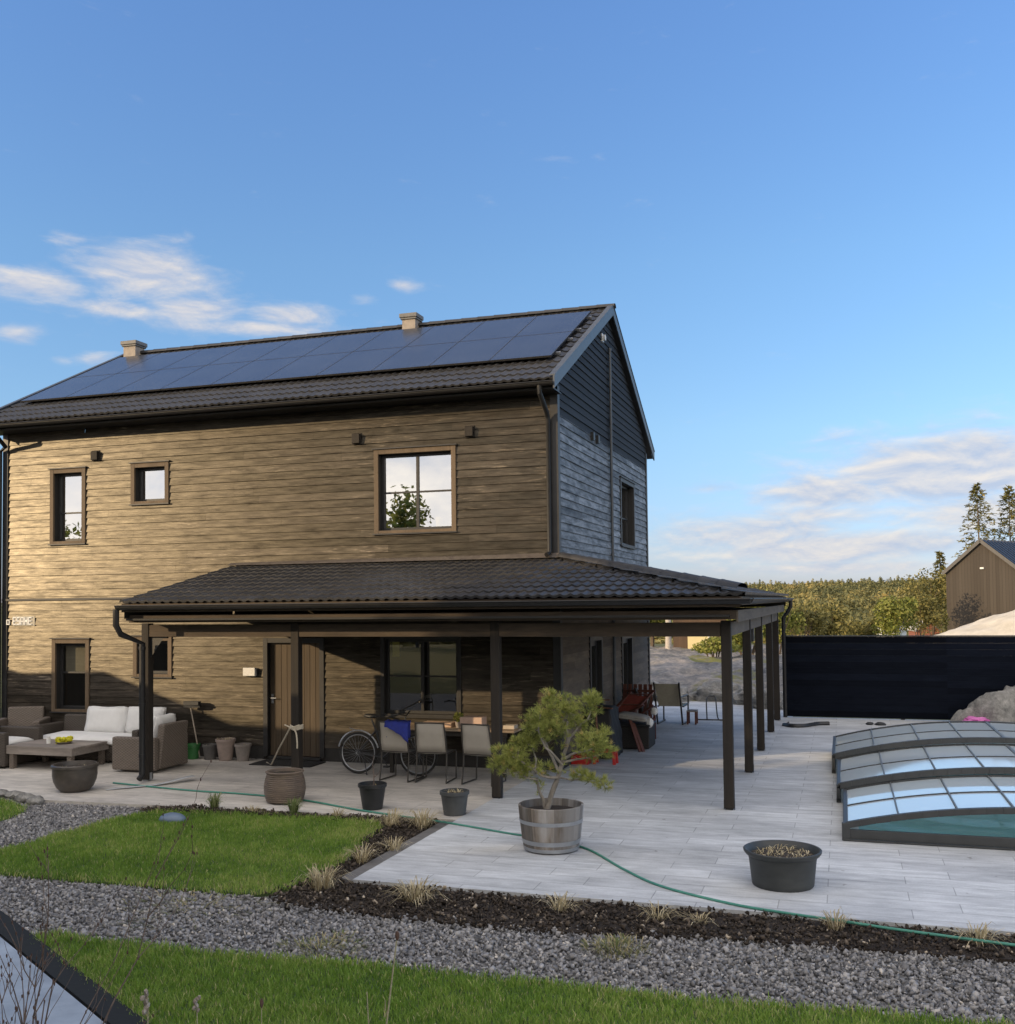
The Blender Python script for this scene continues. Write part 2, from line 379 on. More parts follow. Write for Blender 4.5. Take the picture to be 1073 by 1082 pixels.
#        az      el     saz  sel  amp
CL = [(-37.2, 16.9, 3.6, 1.5, 1.0), (-34.5, 15.3, 3.2, .9, .9), (-29.8, 15.3, 3.0, .75, .8), (-42.3, 15.9, 3.0, 1.0, .85), (-38.5, 15.1, 3.2, .6, .75), (-40.9, 18.2, 1.2, .4, .55),
      (-43.2, 13.4, 1.2, .6, .75), (-39.8, 12.5, 1.3, .4, .62), (-41, 12.4, .9, .3, .5), (-23.4, 17.0, 1.0, .35, .6), (-18.5, 21.2, 1.4, .9, .3), (-25.5, 16.3, 1.2, .4, .5),
      (5.5, 6.4, 7.2, 2.2, 1.2), (-.5, 5.5, 5.0, 1.3, .95), (-4.5, 3.4, 6.5, 1.5, .95), (-31.5, 14.6, 6, .6, .8), (-6.8, 6.0, 2.4, .4, .6), (-8.6, 4.3, 1.6, .4, .45), (-.6, 2.7, 9.5, 1.1, 1.05), (.5, 1.6, 9.5, .5, .75), (8, 4.4, 8, 1.6, 1.0), (-1, 4.4, 6, .9, .75),
      (18, 7, 9, 2.5, .9), (-70, 12, 14, 4, .8), (40, 14, 15, 3, .7)]
for a0, e0, sa, se, am in CL:
    x = g.math('DIVIDE', g.math('SUBTRACT', az, a0), sa); y = g.math('DIVIDE', g.math('SUBTRACT', el, e0), se)
    e = g.math('MULTIPLY', g.math('EXPONENT', g.math('MULTIPLY', g.math('ADD', g.math('MULTIPLY', x, x), g.math('MULTIPLY', y, y)), -1.0)), am)
    mask = e if mask is None else g.math('MAXIMUM', mask, e)
n0 = cloudnoise(0, .24, .75, 9, 3.0); n1 = cloudnoise(.3, .24, .75, 9, 3.0); fine = cloudnoise(0, .7, 1.9, 7, 9.0)
dens = g.math('ADD', g.math('MULTIPLY', mask, 1.0), g.math('MULTIPLY', g.math('SUBTRACT', n0, .5), 1.2))
dens = g.math('MULTIPLY_ADD', g.math('SUBTRACT', fine, .5), .4, dens)
mr = g.node('ShaderNodeMapRange', interpolation_type='SMOOTHSTEP'); g.t.links.new(dens, mr.inputs[0]); mr.inputs[1].default_value = .14; mr.inputs[2].default_value = .98
lit = g.math('MULTIPLY_ADD', g.math('SUBTRACT', n0, n1), 3.2, .42, True)
ccol = g.mix(lit, (2.5, 2.8, 3.5), (4.4, 4.0, 3.6))
fac = g.math('MULTIPLY', mr.outputs[0], .86)
hor = g.ramp(g.math('DIVIDE', el, 30.0, 0, True), [(0, (.50, .55, 1.05)), (.12, (.62, .68, 1.0)), (.3, (.87, .89, 1.0)), (.6, (1.06, 1.07, 1.14)), (1, (1.18, 1.18, 1.36))])
front = g.mix(fac, g.mix(1.0, hs.outputs[0], hor, 'MULTIPLY'), ccol)
# broken bright cloud behind the viewer and overhead, added to fill the shade
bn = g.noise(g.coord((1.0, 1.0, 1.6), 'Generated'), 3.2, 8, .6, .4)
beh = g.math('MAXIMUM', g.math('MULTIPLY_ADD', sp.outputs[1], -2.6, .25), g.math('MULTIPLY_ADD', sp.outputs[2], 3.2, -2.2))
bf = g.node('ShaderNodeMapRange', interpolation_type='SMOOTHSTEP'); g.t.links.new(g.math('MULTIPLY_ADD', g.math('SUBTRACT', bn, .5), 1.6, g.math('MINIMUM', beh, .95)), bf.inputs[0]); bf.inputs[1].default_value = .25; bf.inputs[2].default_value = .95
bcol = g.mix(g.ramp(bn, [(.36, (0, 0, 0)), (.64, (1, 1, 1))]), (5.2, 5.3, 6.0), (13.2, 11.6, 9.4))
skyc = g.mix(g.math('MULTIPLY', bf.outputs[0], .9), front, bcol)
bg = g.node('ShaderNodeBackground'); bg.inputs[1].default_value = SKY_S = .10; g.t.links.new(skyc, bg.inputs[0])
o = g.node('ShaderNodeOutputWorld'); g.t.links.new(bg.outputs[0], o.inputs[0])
scene.view_settings.view_transform = 'Standard'; scene.view_settings.look = 'None'; scene.view_settings.gamma = 1
scene.view_settings.exposure = 1.05
scene.cycles.max_bounces = 8; scene.cycles.transparent_max_bounces = 12
scene.cycles.caustics_reflective = False; scene.cycles.caustics_refractive = False

# ------------------------------------------------------------------ house
YW, YB, XG, XL = 16.70, 24.96, -4.49, -15.93
YE, ZE, YR, ZR = 16.20, 6.43, 20.83, 8.81          # eave line and ridge of the roof
XV0, XV1 = -16.22, -4.36
house = empty('house', (XG, YW, 0), 'two storey dark timber house with solar panels on its tiled roof', 'house')

def PX(a, o, z): return (a, YW - o, z)             # a along the front wall, o outwards
def PY(a, o, z): return (XG + o, a, z)             # a along the gable wall
def pbox(mb, P, a0, a1, o0, o1, z0, z1, tone=.5):
    p, q = P(a0, o0, z0), P(a1, o1, z1)
    mb.box(min(p[0], q[0]), max(p[0], q[0]), min(p[1], q[1]), max(p[1], q[1]), z0, z1, tone)

def siding(mb, P, a0f, a1f, z0, z1, holes, pitch=.138, seed=0, ob=.021, ot=.002):
    rnd = random.Random(seed); i = 0; z = z0
    while z < z1 - 1e-4:
        zt = min(z + pitch, z1)
        cuts = sorted({z, zt} | {h for H in holes for h in (H[2], H[3]) if z + 1e-4 < h < zt - 1e-4})
        L, Rr = a0f(z), a1f(z)
        js = []; a = L + rnd.uniform(.5, 4.5)
        while a < Rr: js.append(a); a += rnd.uniform(2.4, 5.2)
        tones = [min(1, max(0, rnd.gauss(.5, .2))) for _ in range(len(js) + 1)]
        wob = rnd.uniform(-.003, .003)
        for c0, c1 in zip(cuts, cuts[1:]):
            zm = (c0 + c1) / 2; iv = [(None, None)]
            iv = [(L, Rr)]
            for H in holes:
                if H[2] < zm < H[3]:
                    nv = []
                    for s, e in iv:
                        if H[1] <= s or H[0] >= e: nv.append((s, e)); continue
                        if H[0] > s: nv.append((s, H[0]))
                        if H[1] < e: nv.append((H[1], e))
                    iv = nv
            of = lambda zz: ob + wob + (ot - ob) * (zz - z) / pitch
            for s, e in iv:
                pts = [s] + [j for j in js if s < j < e] + [e]
                for p, q in zip(pts, pts[1:]):
                    tn = tones[sum(1 for j in js if j <= p + 1e-6)]
                    p1, q1 = p + (.0015 if p in js else 0), q - (.0015 if q in js else 0)
                    def lim(v, zz): return min(max(v, a0f(zz)), a1f(zz))
                    mb.poly([P(p1, of(c0), c0), P(q1, of(c0), c0), P(lim(q1, c1), of(c1), c1), P(lim(p1, c1), of(c1), c1)], tn)
                    if c0 == z: mb.poly([P(p1, -.004, c0), P(q1, -.004, c0), P(q1, of(c0), c0), P(p1, of(c0), c0)], tn)
        z = zt

# openings: (a0, a1, z0, z1) outer edge of the casing
W_UP_TALL = (-14.81, -13.97, 4.01, 5.50); W_UP_SMALL = (-12.92, -12.07, 4.72, 5.52); W_UP_BIG = (-7.82, -6.28, 4.00, 5.50)
W_LOW_TALL = (-14.75, -13.87, .74, 2.17); W_LOW_SMALL = (-12.86, -12.00, 1.44, 2.22); W_LOW_BIG = (-7.72, -6.22, .82, 2.24)
DOOR = (-10.05, -8.82, .06, 2.19)
front_holes = [(a + .05, b - .05, c + .05, d - .05) for a, b, c, d in (W_UP_TALL, W_UP_SMALL, W_UP_BIG, W_LOW_TALL, W_LOW_SMALL, W_LOW_BIG)] + [(DOOR[0] + .05, DOOR[1] - .05, .0, DOOR[3] - .05)]
mb = MB(); siding(mb, PX, lambda z: XL, lambda z: XG, .24, 6.36, front_holes, seed=3)
fw = mb.build('front_wall', M['board'], house)
M['plinth'] = (mat('concrete_plinth', (.04, .038, .036), (.024, .023, .022), .9, (6, 6, 6), .4))
for a in ((XL, DOOR[0], YW + .004, YW + .10, .239), (DOOR[1], XG - .11, YW + .004, YW + .10, .239), (XG - .10, XG - .006, YW + .005, 18.78, .23), (XG - .10, XG - .006, 19.82, 21.70, .23), (XG - .10, XG - .006, 22.86, YB - .11, .23)):
    mb = MB(); mb.box(a[0], a[1], a[2], a[3], 0, a[4]); mb.build('plinth', M['plinth'], house)

G_WIN = (21.78, 23.34, 3.95, 5.43); G_D1 = (18.78, 19.82, .06, 2.13); G_D2 = (21.70, 22.86, .06, 2.06)
gh = [(a + .05, b - .05, c + .05 if c > .5 else 0, d - .05) for a, b, c, d in (G_WIN, G_D1, G_D2)]
slope = (ZR - ZE) / (YR - YE)
def gy0(z): return max(YW, YE + (z + .10 - ZE) / slope)
def gy1(z): return min(YB, 2 * YR - YE - (z + .10 - ZE) / slope)
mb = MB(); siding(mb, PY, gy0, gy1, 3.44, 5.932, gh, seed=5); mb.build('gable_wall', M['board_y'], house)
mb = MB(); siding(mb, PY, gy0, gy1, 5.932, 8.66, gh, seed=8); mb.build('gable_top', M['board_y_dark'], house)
mb = MB(); siding(mb, PY, gy0, gy1, .235, 3.44, gh, seed=6); mb.build('gable_lower_wall', M['board_y_brown'], house)
# body behind the boards, dark rooms
mb = MB(); x0, x1 = XL + .03, XG - .75
mb.box(x0, x1, YW + .75, YB - .02, .02, 6.34)
mb.box(XL, XG - .01, YB - .02, YB + .02, 0, 6.36)
mb.box(XL - .02, XL + .03, YW + .01, YB, 0, 6.36)
mb.box(XL + .03, XG - .03, YW + .02, YW + .745, 2.95, 3.05); mb.box(XG - .745, XG - .03, YW + .76, YB - .03, 2.95, 3.05)
mb.box(XL + .03, XG - .03, YW + .02, YW + .745, .02, .06); mb.box(XG - .745, XG - .03, YW + .76, YB - .03, .02, .06)
mb.build('inner_shell', M['room'], house)
mb = MB(); pbox(mb, PX, XG - .10, XG + .03, -.02, .034, .0, 6.34); mb.box(XG + .0305, XG + .034, YW - .033, YW + .10, 0, 6.40); mb.build('corner_board', M['trim_dark'], house)
mb = MB(); pbox(mb, PX, XL - .035, XL + .09, -.02, .034, .0, 6.34); mb.build('corner_board', M['trim_dark'], house)
mb = MB(); mb.box(XG - .05, XG + .034, YB - .10, YB + .03, 0, 6.34); mb.build('corner_board', M['trim_dark'], house)
mb = MB(); pbox(mb, PX, XL - .03, -10.86, -.01, .045, 2.925, 2.965); mb.build('storey_flashing', M['trim_dark'], house)

def window(P, W, name='window', vb=(), hb=(), glass='glass', trim='trim', blind=None, rv=.11, tw=.085, sash='trim_dark', head=True, tilt=0):
    a0, a1, z0, z1 = W
    mb = MB()
    pbox(mb, P, a0, a0 + tw, -.01, .036, z0, z1); pbox(mb, P, a1 - tw, a1, -.01, .036, z0, z1)
    pbox(mb, P, a0 + tw, a1 - tw, -.01, .034, z1 - tw, z1); pbox(mb, P, a0 + tw, a1 - tw, -.01, .034, z0, z0 + tw * .8)
    w_ = mb.build(name, M[trim], house, bevel=.004)
    b0, b1, c0, c1 = a0 + tw, a1 - tw, z0 + tw * .8, z1 - tw
    mb = MB()                                        # reveal lining
    pbox(mb, P, b0 - .02, b0 - .001, -.2, -.0105, c0, c1); pbox(mb, P, b1 + .001, b1 + .02, -.2, -.0105, c0, c1)
    pbox(mb, P, b0 - .02, b1 + .02, -.2, -.0105, c1 + .001, c1 + .02); pbox(mb, P, b0 - .02, b1 + .02, -.2, -.0105, c0 - .02, c0 - .001)
    mb.build('reveal', M['reveal'], w_)
    fw_ = .052; mb = MB()
    pbox(mb, P, b0, b0 + fw_, -rv - .05, -rv, c0, c1); pbox(mb, P, b1 - fw_, b1, -rv - .05, -rv, c0, c1)
    pbox(mb, P, b0 + fw_, b1 - fw_, -rv - .05, -rv, c1 - fw_, c1); pbox(mb, P, b0 + fw_, b1 - fw_, -rv - .05, -rv, c0, c0 + fw_)
    for t in vb: a = b0 + (b1 - b0) * t; pbox(mb, P, a - .026, a + .026, -rv - .049, -rv - .002, c0 + fw_, c1 - fw_)
    vs = [b0 + fw_] + [b0 + (b1 - b0) * t for t in vb] + [b1 - fw_]
    for t in hb:
        z = c0 + (c1 - c0) * t
        for k, (s, e) in enumerate(zip(vs, vs[1:])): pbox(mb, P, s + (.026 if k else 0), e - (.026 if k < len(vs) - 2 else 0), -rv - .047, -rv - .006, z - .016, z + .016)
    mb.build('frame', M[sash], w_, bevel=.003)
    mb = MB(); zl, zh = c0 + fw_ - .01, c1 - fw_ + .01
    mb.poly([P(b0 + fw_ - .01, -rv - .024, zl), P(b1 - fw_ + .01, -rv - .024, zl), P(b1 - fw_ + .01, -rv - .024 + tilt, zh), P(b0 + fw_ - .01, -rv - .024 + tilt, zh)])
    mb.build('pane', M[glass], w_)
    mb = MB(); pbox(mb, P, a0 - .03, a1 + .03, -.01, .062, z1 + .001, z1 + .022); mb.build('head_flashing', M['trim_dark'], w_)
    mb = MB(); pbox(mb, P, a0 - .02, a1 + .02, .0365, .062, z0 - .006, z0 + .018)
    mb.build('sill', M['trim_dark'], w_)
    if blind:
        mb = MB(); pbox(mb, P, b0 + fw_, b1 - fw_, -rv - .10, -rv - .092, c0 + (c1 - c0) * blind, c1 - .02); mb.build('blind', M['blind'], w_)
    return w_
window(PX, W_UP_TALL, hb=(.42,)); window(PX, W_UP_SMALL); window(PX, W_UP_BIG, vb=(.5,), hb=(.5,))
window(PX, W_LOW_TALL, hb=(.55,), glass='glass_low', blind=.56, trim='trim'); window(PX, W_LOW_SMALL, glass='glass_low')
wb = window(PX, W_LOW_BIG, vb=(.5,), hb=(.5,), glass='glass_low', trim='trim_dark', tw=.07, rv=.06)
window(PY, G_WIN, vb=(.5,), hb=(.45,), trim='trim_dark')
def door(P, W, name, leafmat_, glazed=False):
    a0, a1, z0, z1 = W; tw = .09; mb = MB()
    pbox(mb, P, a0, a0 + tw, -.16, .036, z0, z1); pbox(mb, P, a1 - tw, a1, -.16, .036, z0, z1); pbox(mb, P, a0 + tw, a1 - tw, -.16, .034, z1 - tw, z1)
    pbox(mb, P, a0 + tw, a1 - tw, -.16, .02, z0 - .05, z0)
    d = mb.build(name, M['trim_dark'], house, bevel=.004)
    l0, l1, zz = a0 + tw + .004, a1 - tw - .004, z1 - tw - .004
    mb = MB()
    if glazed:
        for s, e, u, v in ((l0, l0 + .1, z0, zz), (l1 - .1, l1, z0, zz), (l0 + .1, l1 - .1, zz - .1, zz), (l0 + .1, l1 - .1, z0, z0 + .14)): pbox(mb, P, s, e, -.10, -.055, u, v)
        mb.build('leaf', M['trim_dark'], d, bevel=.004)
        mb = MB(); pbox(mb, P, l0 + .1, l1 - .1, -.085, -.075, z0 + .14, zz - .1); mb.build('pane', M['glass_low'], d)
    else:
        n = 9; st = (l1 - l0) / n
        for i in range(n): pbox(mb, P, l0 + i * st + .003, l0 + (i + 1) * st - .003, -.10, -.055, z0 + .004, zz, random.random())
        pbox(mb, P, l0, l1, -.11, -.1005, z0 + .004, zz)
        mb.build('leaf', M[leafmat_], d, bevel=.003)
    return d
M['door'] = wood('door_boards', (.10, .074, .048), (.055, .041, .028), 'z', .6, .15)
d = door(PX, DOOR, 'door', 'door')
mb = MB(); pbox(mb, PX, -9.925, -9.885, -.055, -.047, 1.0, 1.17); mb.tube([PX(-9.905, -.047, 1.10), PX(-9.905, -.0, 1.10), PX(-9.80, .0, 1.10)], .009, 8); mb.build('handle', M['steel'], d)
for z in (.35, 1.1, 1.85):
    mb = MB(); pbox(mb, PX, -8.925, -8.905, -.056, -.035, z, z + .11); mb.build('hinge', M['steel'], d)
door(PY, G_D1, 'door', 'door', True); door(PY, G_D2, 'door', 'door', True)

# ---- tiled roofs: wave sheet with stepped courses, clipped left and right by functions of the distance up the slope
def tiles(mb, org, eu, es, en, smax, u0f, u1f, wave=.15, course=.345, amp=.017, step=.022, res=6, seed=0):
    org, eu, es, en = Vector(org), Vector(eu), Vector(es), Vector(en); rnd = random.Random(seed)
    lo = min(u0f(0), u0f(smax)); hi = max(u1f(0), u1f(smax)); nu = int((hi - lo) / wave * res) + 1
    us = [lo + (hi - lo) * i / nu for i in range(nu + 1)]
    rows = []; s = -.03
    while s < smax - .02: rows.append((s, min(s + course, smax))); s += course
    for ri, (sa, sb) in enumerate(rows):
        prev = None; jit = {}
        for i, u in enumerate(us):
            ph = 2 * math.pi * (u - lo) / wave
            h = amp * (max(0, math.sin(ph)) ** .8 - .35 * max(0, -math.sin(ph))); k = int((u - lo) / (2 * wave))
            if k not in jit: jit[k] = (rnd.gauss(0, .0025), min(1, max(0, rnd.gauss(.5, .22))))
            ja, jt = jit[k]
            def pt(ss, hh):
                uu = min(max(u, u0f(ss)), u1f(ss)); return tuple(org + eu * uu + es * ss + en * hh)
            col = (pt(sa, h - .012), pt(sa, h + step + ja), pt(sb, h)); un = (u0f(sa) <= u <= u1f(sa)) or (u0f(sb) <= u <= u1f(sb))
            if prev and (un or prev[1]):
                mb.poly([prev[0][0], col[0], col[1], prev[0][1]], jt); mb.poly([prev[0][1], col[1], col[2], prev[0][2]], jt)
            prev = (col, un)
def ridge_run(mb, p, q, r=.105, L=.36, flat=.75):
    p, q = Vector(p), Vector(q); n = int((q - p).length / L); d = (q - p) / n; dn = d.normalized()
    side = dn.cross(Vector((0, 0, 1))).normalized(); up = side.cross(dn)
    for i in range(n):
        a = p + d * i; b = a + d * 1.06; base = len(mb.v); K = 9; tn = random.random()
        for e, rr in ((a, r * 1.0), (a + dn * .03, r * 1.1), (a + dn * .05, r * 1.06), (b, r * .96)):
            for j in range(K):
                t = math.pi * j / (K - 1); mb.v.append(tuple(e + side * math.cos(t) * rr + up * (math.sin(t) * rr * flat)))
        for lv in range(3):
            for j in range(K - 1):
                A = base + lv * K + j; mb.f.append((A, A + 1, A + K + 1, A + K)); mb.t.append(tn)
        mb.f.append(tuple(base + j for j in range(K))[::-1]); mb.t.append(.2)
S_ = Vector((0, YR - YE, ZR - ZE)); SL = S_.length; es = S_.normalized(); en = Vector((0, -es.z, es.y))
mb = MB(); tiles(mb, (0, YE, ZE), (1, 0, 0), es, en, SL, lambda s: XV0, lambda s: XV1 - .04, seed=1)
esb = Vector((0, -es.y, es.z)); enb = Vector((0, es.z, es.y))
tiles(mb, (0, 2 * YR - YE, ZE), (1, 0, 0), esb, enb, SL, lambda s: XV0, lambda s: XV1 - .04, res=3, seed=2)
roof = mb.build('roof', M['tile'], house)
mb = MB(); ridge_run(mb, (XV0, YR, ZR + .005), (XV1 + .02, YR, ZR + .005)); mb.build('ridge_tiles', M['tile'], roof, smooth=True)
mb = MB()                                             # roof deck and soffit under the tiles
for sgn in (1, -1):
    y = lambda s: YR - sgn * (YR - YE) * (1 - s / SL); z = lambda s: ZE + (ZR - ZE) * s / SL
    A, B = (y(0), z(0) - .03), (y(SL), z(SL) - .03)
    mb.poly([(XV0 + .02, A[0], A[1]), (XV1 - .03, A[0], A[1]), (XV1 - .03, B[0], B[1]), (XV0 + .02, B[0], B[1])])
    mb.poly([(XV0 + .02, A[0], A[1] - .12), (XV1 - .03, A[0], A[1] - .12), (XV1 - .03, B[0], B[1] - .14), (XV0 + .02, B[0], B[1] - .14)])
mb.box(XV0 + .02, XV1 - .05, YE + .03, YE + .06, ZE - .16, ZE - .03); mb.box(XV0 + .02, XV1 - .05, YE + .06, YW + .05, ZE - .17, ZE - .15)
mb.build('soffit', M['trim_dark'], roof)
mb = MB()                                             # verge boards, both gables
for X, e in ((XV1, 1), (XV0, -1)):
    mb = MB()
    for sgn in (1, -1):
        yy = lambda t: YR - sgn * (YR - YE + .06) * (1 - t); zz = lambda t: ZE - .03 + (ZR - ZE + .03) * t
        for (xa, xb, top, bot) in ((X - .028, X, .055, -.155), (X - .09, X + .012, .075, .056)):
            P0 = [(yy(0), zz(0)), (yy(1), zz(1))]
            q = [(xa, P0[0][0], P0[0][1] + bot), (xa, P0[1][0], P0[1][1] + bot), (xa, P0[1][0], P0[1][1] + top), (xa, P0[0][0], P0[0][1] + top)]
            r_ = [(xb, b, c) for _, b, c in q]
            mb.poly(q); mb.poly(r_[::-1])
            for i in range(4): j = (i + 1) % 4; mb.poly([q[i], r_[i], r_[j], q[j]])
    mb.build('bargeboard', M['bargeboard'], roof)
def gutter(mb, p, q, r=.065):
    p, q = Vector(p), Vector(q); d = (q - p).normalized(); s = d.cross(Vector((0, 0, 1))).normalized(); K = 9
    for rr, fl in ((r, 1), (r - .006, -1)):
        b = len(mb.v)
        for e in (p, q):
            for j in range(K):
                t = math.pi * j / (K - 1); mb.v.append(tuple(e + s * math.cos(t) * rr - Vector((0, 0, 1)) * math.sin(t) * rr))
        for j in range(K - 1): mb.f.append((b + j, b + j + 1, b + K + j + 1, b + K + j)); mb.t.append(.5)
    mb.tube([p + s * r, q + s * r], .011, 6); mb.tube([p - s * r, q - s * r], .009, 6)
    for e, k in ((p, 1), (q, -1)):
        mb.poly([tuple(e + s * math.cos(math.pi * j / 8) * r - Vector((0, 0, 1)) * math.sin(math.pi * j / 8) * r) for j in range(9)])
mb = MB(); gutter(mb, (XV0, YE - .05, ZE - .075), (XV1 - .02, YE - .05, ZE - .075)); mb.build('gutter', M['metal_dark'], roof)
mb = MB(); mb.tube([(-4.62, YE - .05, ZE - .12), (-4.62, YE - .05, ZE - .24), (-4.61, YW - .16, ZE - .50), (-4.61, YW - .085, ZE - .62), (-4.61, YW - .085, 3.62), (-4.63, YW - .2, 3.56)], .041, 12)
mb.build('downpipe', M['metal_dark'], house, smooth=True)
mb = MB(); mb.tube([(-15.72, YE - .05, ZE - .12), (-15.72, YE - .05, ZE - .2), (-15.80, YW - .14, ZE - .44), (-15.98, YW - .09, ZE - .52), (-15.98, YW - .09, .1)], .041, 12)
mb.build('downpipe', M['metal_dark'], house, smooth=True)
mb = MB(); mb.tube([(XG + .055, YR - .05, 7.95), (XG + .055, YR - .05, .1)], .03, 8)
for z in (7.9, 6.4, 4.9, 3.7, 2.2, .8): mb.tube([(XG + .055, YR - .05, z), (XG + .055, YR - .05, z + .06)], .037, 8)
mb.build('downpipe', M['bargeboard'], house, smooth=True)
# solar array: two rows of ten on rails
pw, ph_ = 1.130, 1.735
for c in range(10):
    for r in range(2):
        x1p = -4.68 - c * pw; s0 = 1.10 + r * (ph_ + .006); h = .105
        O_ = Vector((x1p - pw + .006, YE, ZE)) + es * s0 + en * h; U_ = Vector((pw - .012, 0, 0)); V_ = es * (ph_ - .012)
        me = bpy.data.meshes.new('solar_panel'); D = -en * .035; off = origin_of(house)
        vs = [O_, O_ + U_, O_ + U_ + V_, O_ + V_]; vs = vs + [p + D for p in vs]
        me.from_pydata([tuple(p - off) for p in vs], [], [(0, 1, 2, 3), (7, 6, 5, 4), (0, 4, 5, 1), (1, 5, 6, 2), (2, 6, 7, 3), (3, 7, 4, 0)])
        uv = me.uv_layers.new(name='UV')
        for k, q in enumerate(((0, 0), (1, 0), (1, 1), (0, 1))): uv.data[k].uv = q
        for k in range(4, 24): uv.data[k].uv = (.05, .05)
        sp_ = link('solar_panel', me, M['solar'], house)
        mb = MB(); n = 4
        for a, b in ((vs[0], vs[1]), (vs[1], vs[2]), (vs[2], vs[3]), (vs[3], vs[0])):
            mb.bar(a + D * .4, b + D * .4, .008, .030, up=en)
        mb.build('frame', M['trim_dark'], sp_)
mb = MB()
for s in (1.10 + .35, 1.10 + 1.35, 1.10 + 2.1, 1.10 + 3.1): mb.bar(Vector((-16.0, YE, ZE)) + es * s + en * .05, Vector((-4.60, YE, ZE)) + es * s + en * .05, .04, .04, up=en)
mb.build('rail', M['steel'], house)
def chimney(x, y, zb, zt, w, label=None):
    mb = MB(); mb.box(x - w, x + w, y - w, y + w, zb, zt)
    c = mb.build('chimney', M['chim'], roof, bevel=.008)
    mb = MB(); mb.box(x - w - .05, x + w + .05, y - w - .05, y + w + .05, zt + .001, zt + .09); mb.box(x - w - .03, x + w + .03, y - w - .03, y + w + .03, zt - .04, zt)
    mb.build('chimney_cap', M['chim_cap'], roof, bevel=.01)
M['chim_cap'] = mat('chimney_cap_metal', (.17, .165, .16), (.10, .10, .10), .6, (9, 9, 9), .15)
chimney(-15.97, 20.72, 8.35, 8.99, .17); chimney(-8.80, 20.72, 8.35, 8.96, .155)
# wall fittings
for x in (-13.73, -8.15, -6.02):
    mb = MB(); pbox(mb, PX, x - .075, x + .075, .02, .085, 5.63, 5.80); pbox(mb, PX, x - .09, x + .09, .01, .03, 5.61, 5.82)
    mb.build('vent', M['post'], house, bevel=.008)
mb = MB(); mb.tube([PY(20.28, .0, 8.06), PY(20.28, .08, 8.06)], .06, 14); pbox(mb, PY, 20.2, 20.36, .0, .03, 7.98, 8.14); mb.build('vent', M['white'], house)
for y in (19.2, 19.62):
    mb = MB(); pbox(mb, PY, y - .06, y + .06, .01, .07, 5.84, 5.99); mb.build('vent', M['trim_dark'], house)
mb = MB(); pbox(mb, PX, -10.42, -10.15, .012, .03, 1.49, 1.64); wl = mb.build('wall_lamp', M['trim_dark'], house, bevel=.004)
mb = MB(); pbox(mb, PX, -10.43, -10.18, .031, .10, 1.50, 1.65); mb.build('lamp_shade', M['white'], wl, bevel=.01)
# pale raised lettering on the wall, too blurred in the photograph to be read as words
mb = MB(); pbox(mb, PX, -15.70, -15.17, .012, .0235, 2.43, 2.625); mb.build('sign_board', mat('pale_sign_board', (.46, .42, .34), (.36, .33, .26), .8, (6, 6, 6), .2), house)
mb = MB(); z0, hh = 2.45, .15; x = -15.85
for gl in ('o', ' ', 'E', 'S', 'A', 'N', 'E'):
    wv = .078; t = .019
    def st(a, b, c, d_): pbox(mb, PX, x + a, x + b, .024, .040, z0 + c, z0 + d_)
    if gl == 'o': st(0, t, 0, hh * .7); st(wv - t, wv, 0, hh * .7); st(t, wv - t, 0, t); st(t, wv - t, hh * .7 - t, hh * .7)
    elif gl == 'E': st(0, t, 0, hh); st(t, wv, 0, t); st(t, wv * .9, hh / 2 - t / 2, hh / 2 + t / 2); st(t, wv, hh - t, hh)
    elif gl == 'S': st(0, wv, 0, t); st(0, wv, hh / 2 - t / 2, hh / 2 + t / 2); st(0, wv, hh - t, hh); st(0, t, hh / 2 + t / 2, hh - t); st(wv - t, wv, t, hh / 2 - t / 2)
    elif gl == 'A': st(0, t, 0, hh); st(wv - t, wv, 0, hh); st(t, wv - t, hh - t, hh); st(t, wv - t, hh * .4, hh * .4 + t)
    elif gl == 'N': st(0, t, 0, hh); st(wv - t, wv, 0, hh); st(t, wv - t, hh * .35, hh * .65)
    x += .06 if gl == ' ' else wv + .018
mb.build('lettering', M['white'], house)
# things seen through panes
mb = MB(); mb.lathe([(0, 0), (.055, 0), (.07, .17), (.062, .18), (.05, .03), (0, .03)], (-6.72, YW + .30, 4.12), 18)
tag(mb.build('vase', mat('yellow_glaze', (.75, .55, .06), (.68, .5, .05), .35), None, True), 'yellow vase behind the big upper window', 'vase')
mb = MB(); mb.box(-7.55, -7.42, YW + .11, YW + .115, 1.86, 2.12); tag(mb.build('paper_note', mat('yellow_paper', (.55, .5, .1), None, .8, bump=0), None), 'yellow paper note stuck inside the lower porch window', 'note')

# ------------------------------------------------------------------ veranda
YP, YEV, ZEV = 14.15, 13.60, 2.865
XE = -1.22; XV = -10.72; XPOST = -1.50; YBK = 24.9
ver = empty('veranda', (XPOST, YP, 0), 'tiled lean-to porch roof on dark posts wrapping the house corner', 'porch roof')
VS = Vector((0, YW - YEV, 3.50 - ZEV)); VL = VS.length; ves = VS.normalized(); ven = Vector((0, -ves.z, ves.y))
hip = lambda s: XE + (XG + .02 - XE) * (s / VL)
mb = MB(); tiles(mb, (0, YEV, ZEV), (1, 0, 0), ves, ven, VL, lambda s: XV, hip, seed=4)
HS = Vector((XG - XE, 0, 3.50 - ZEV)); HL = HS.length; hes = HS.normalized(); hen = Vector((-hes.z, 0, hes.x)) * -1
if hen.z < 0: hen = -hen
tiles(mb, (XE, 0, ZEV), (0, 1, 0), hes, hen, HL, lambda s: YEV + (YW - YEV) * s / HL, lambda s: YBK, seed=5)
mb.build('roof', M['tile'], ver)
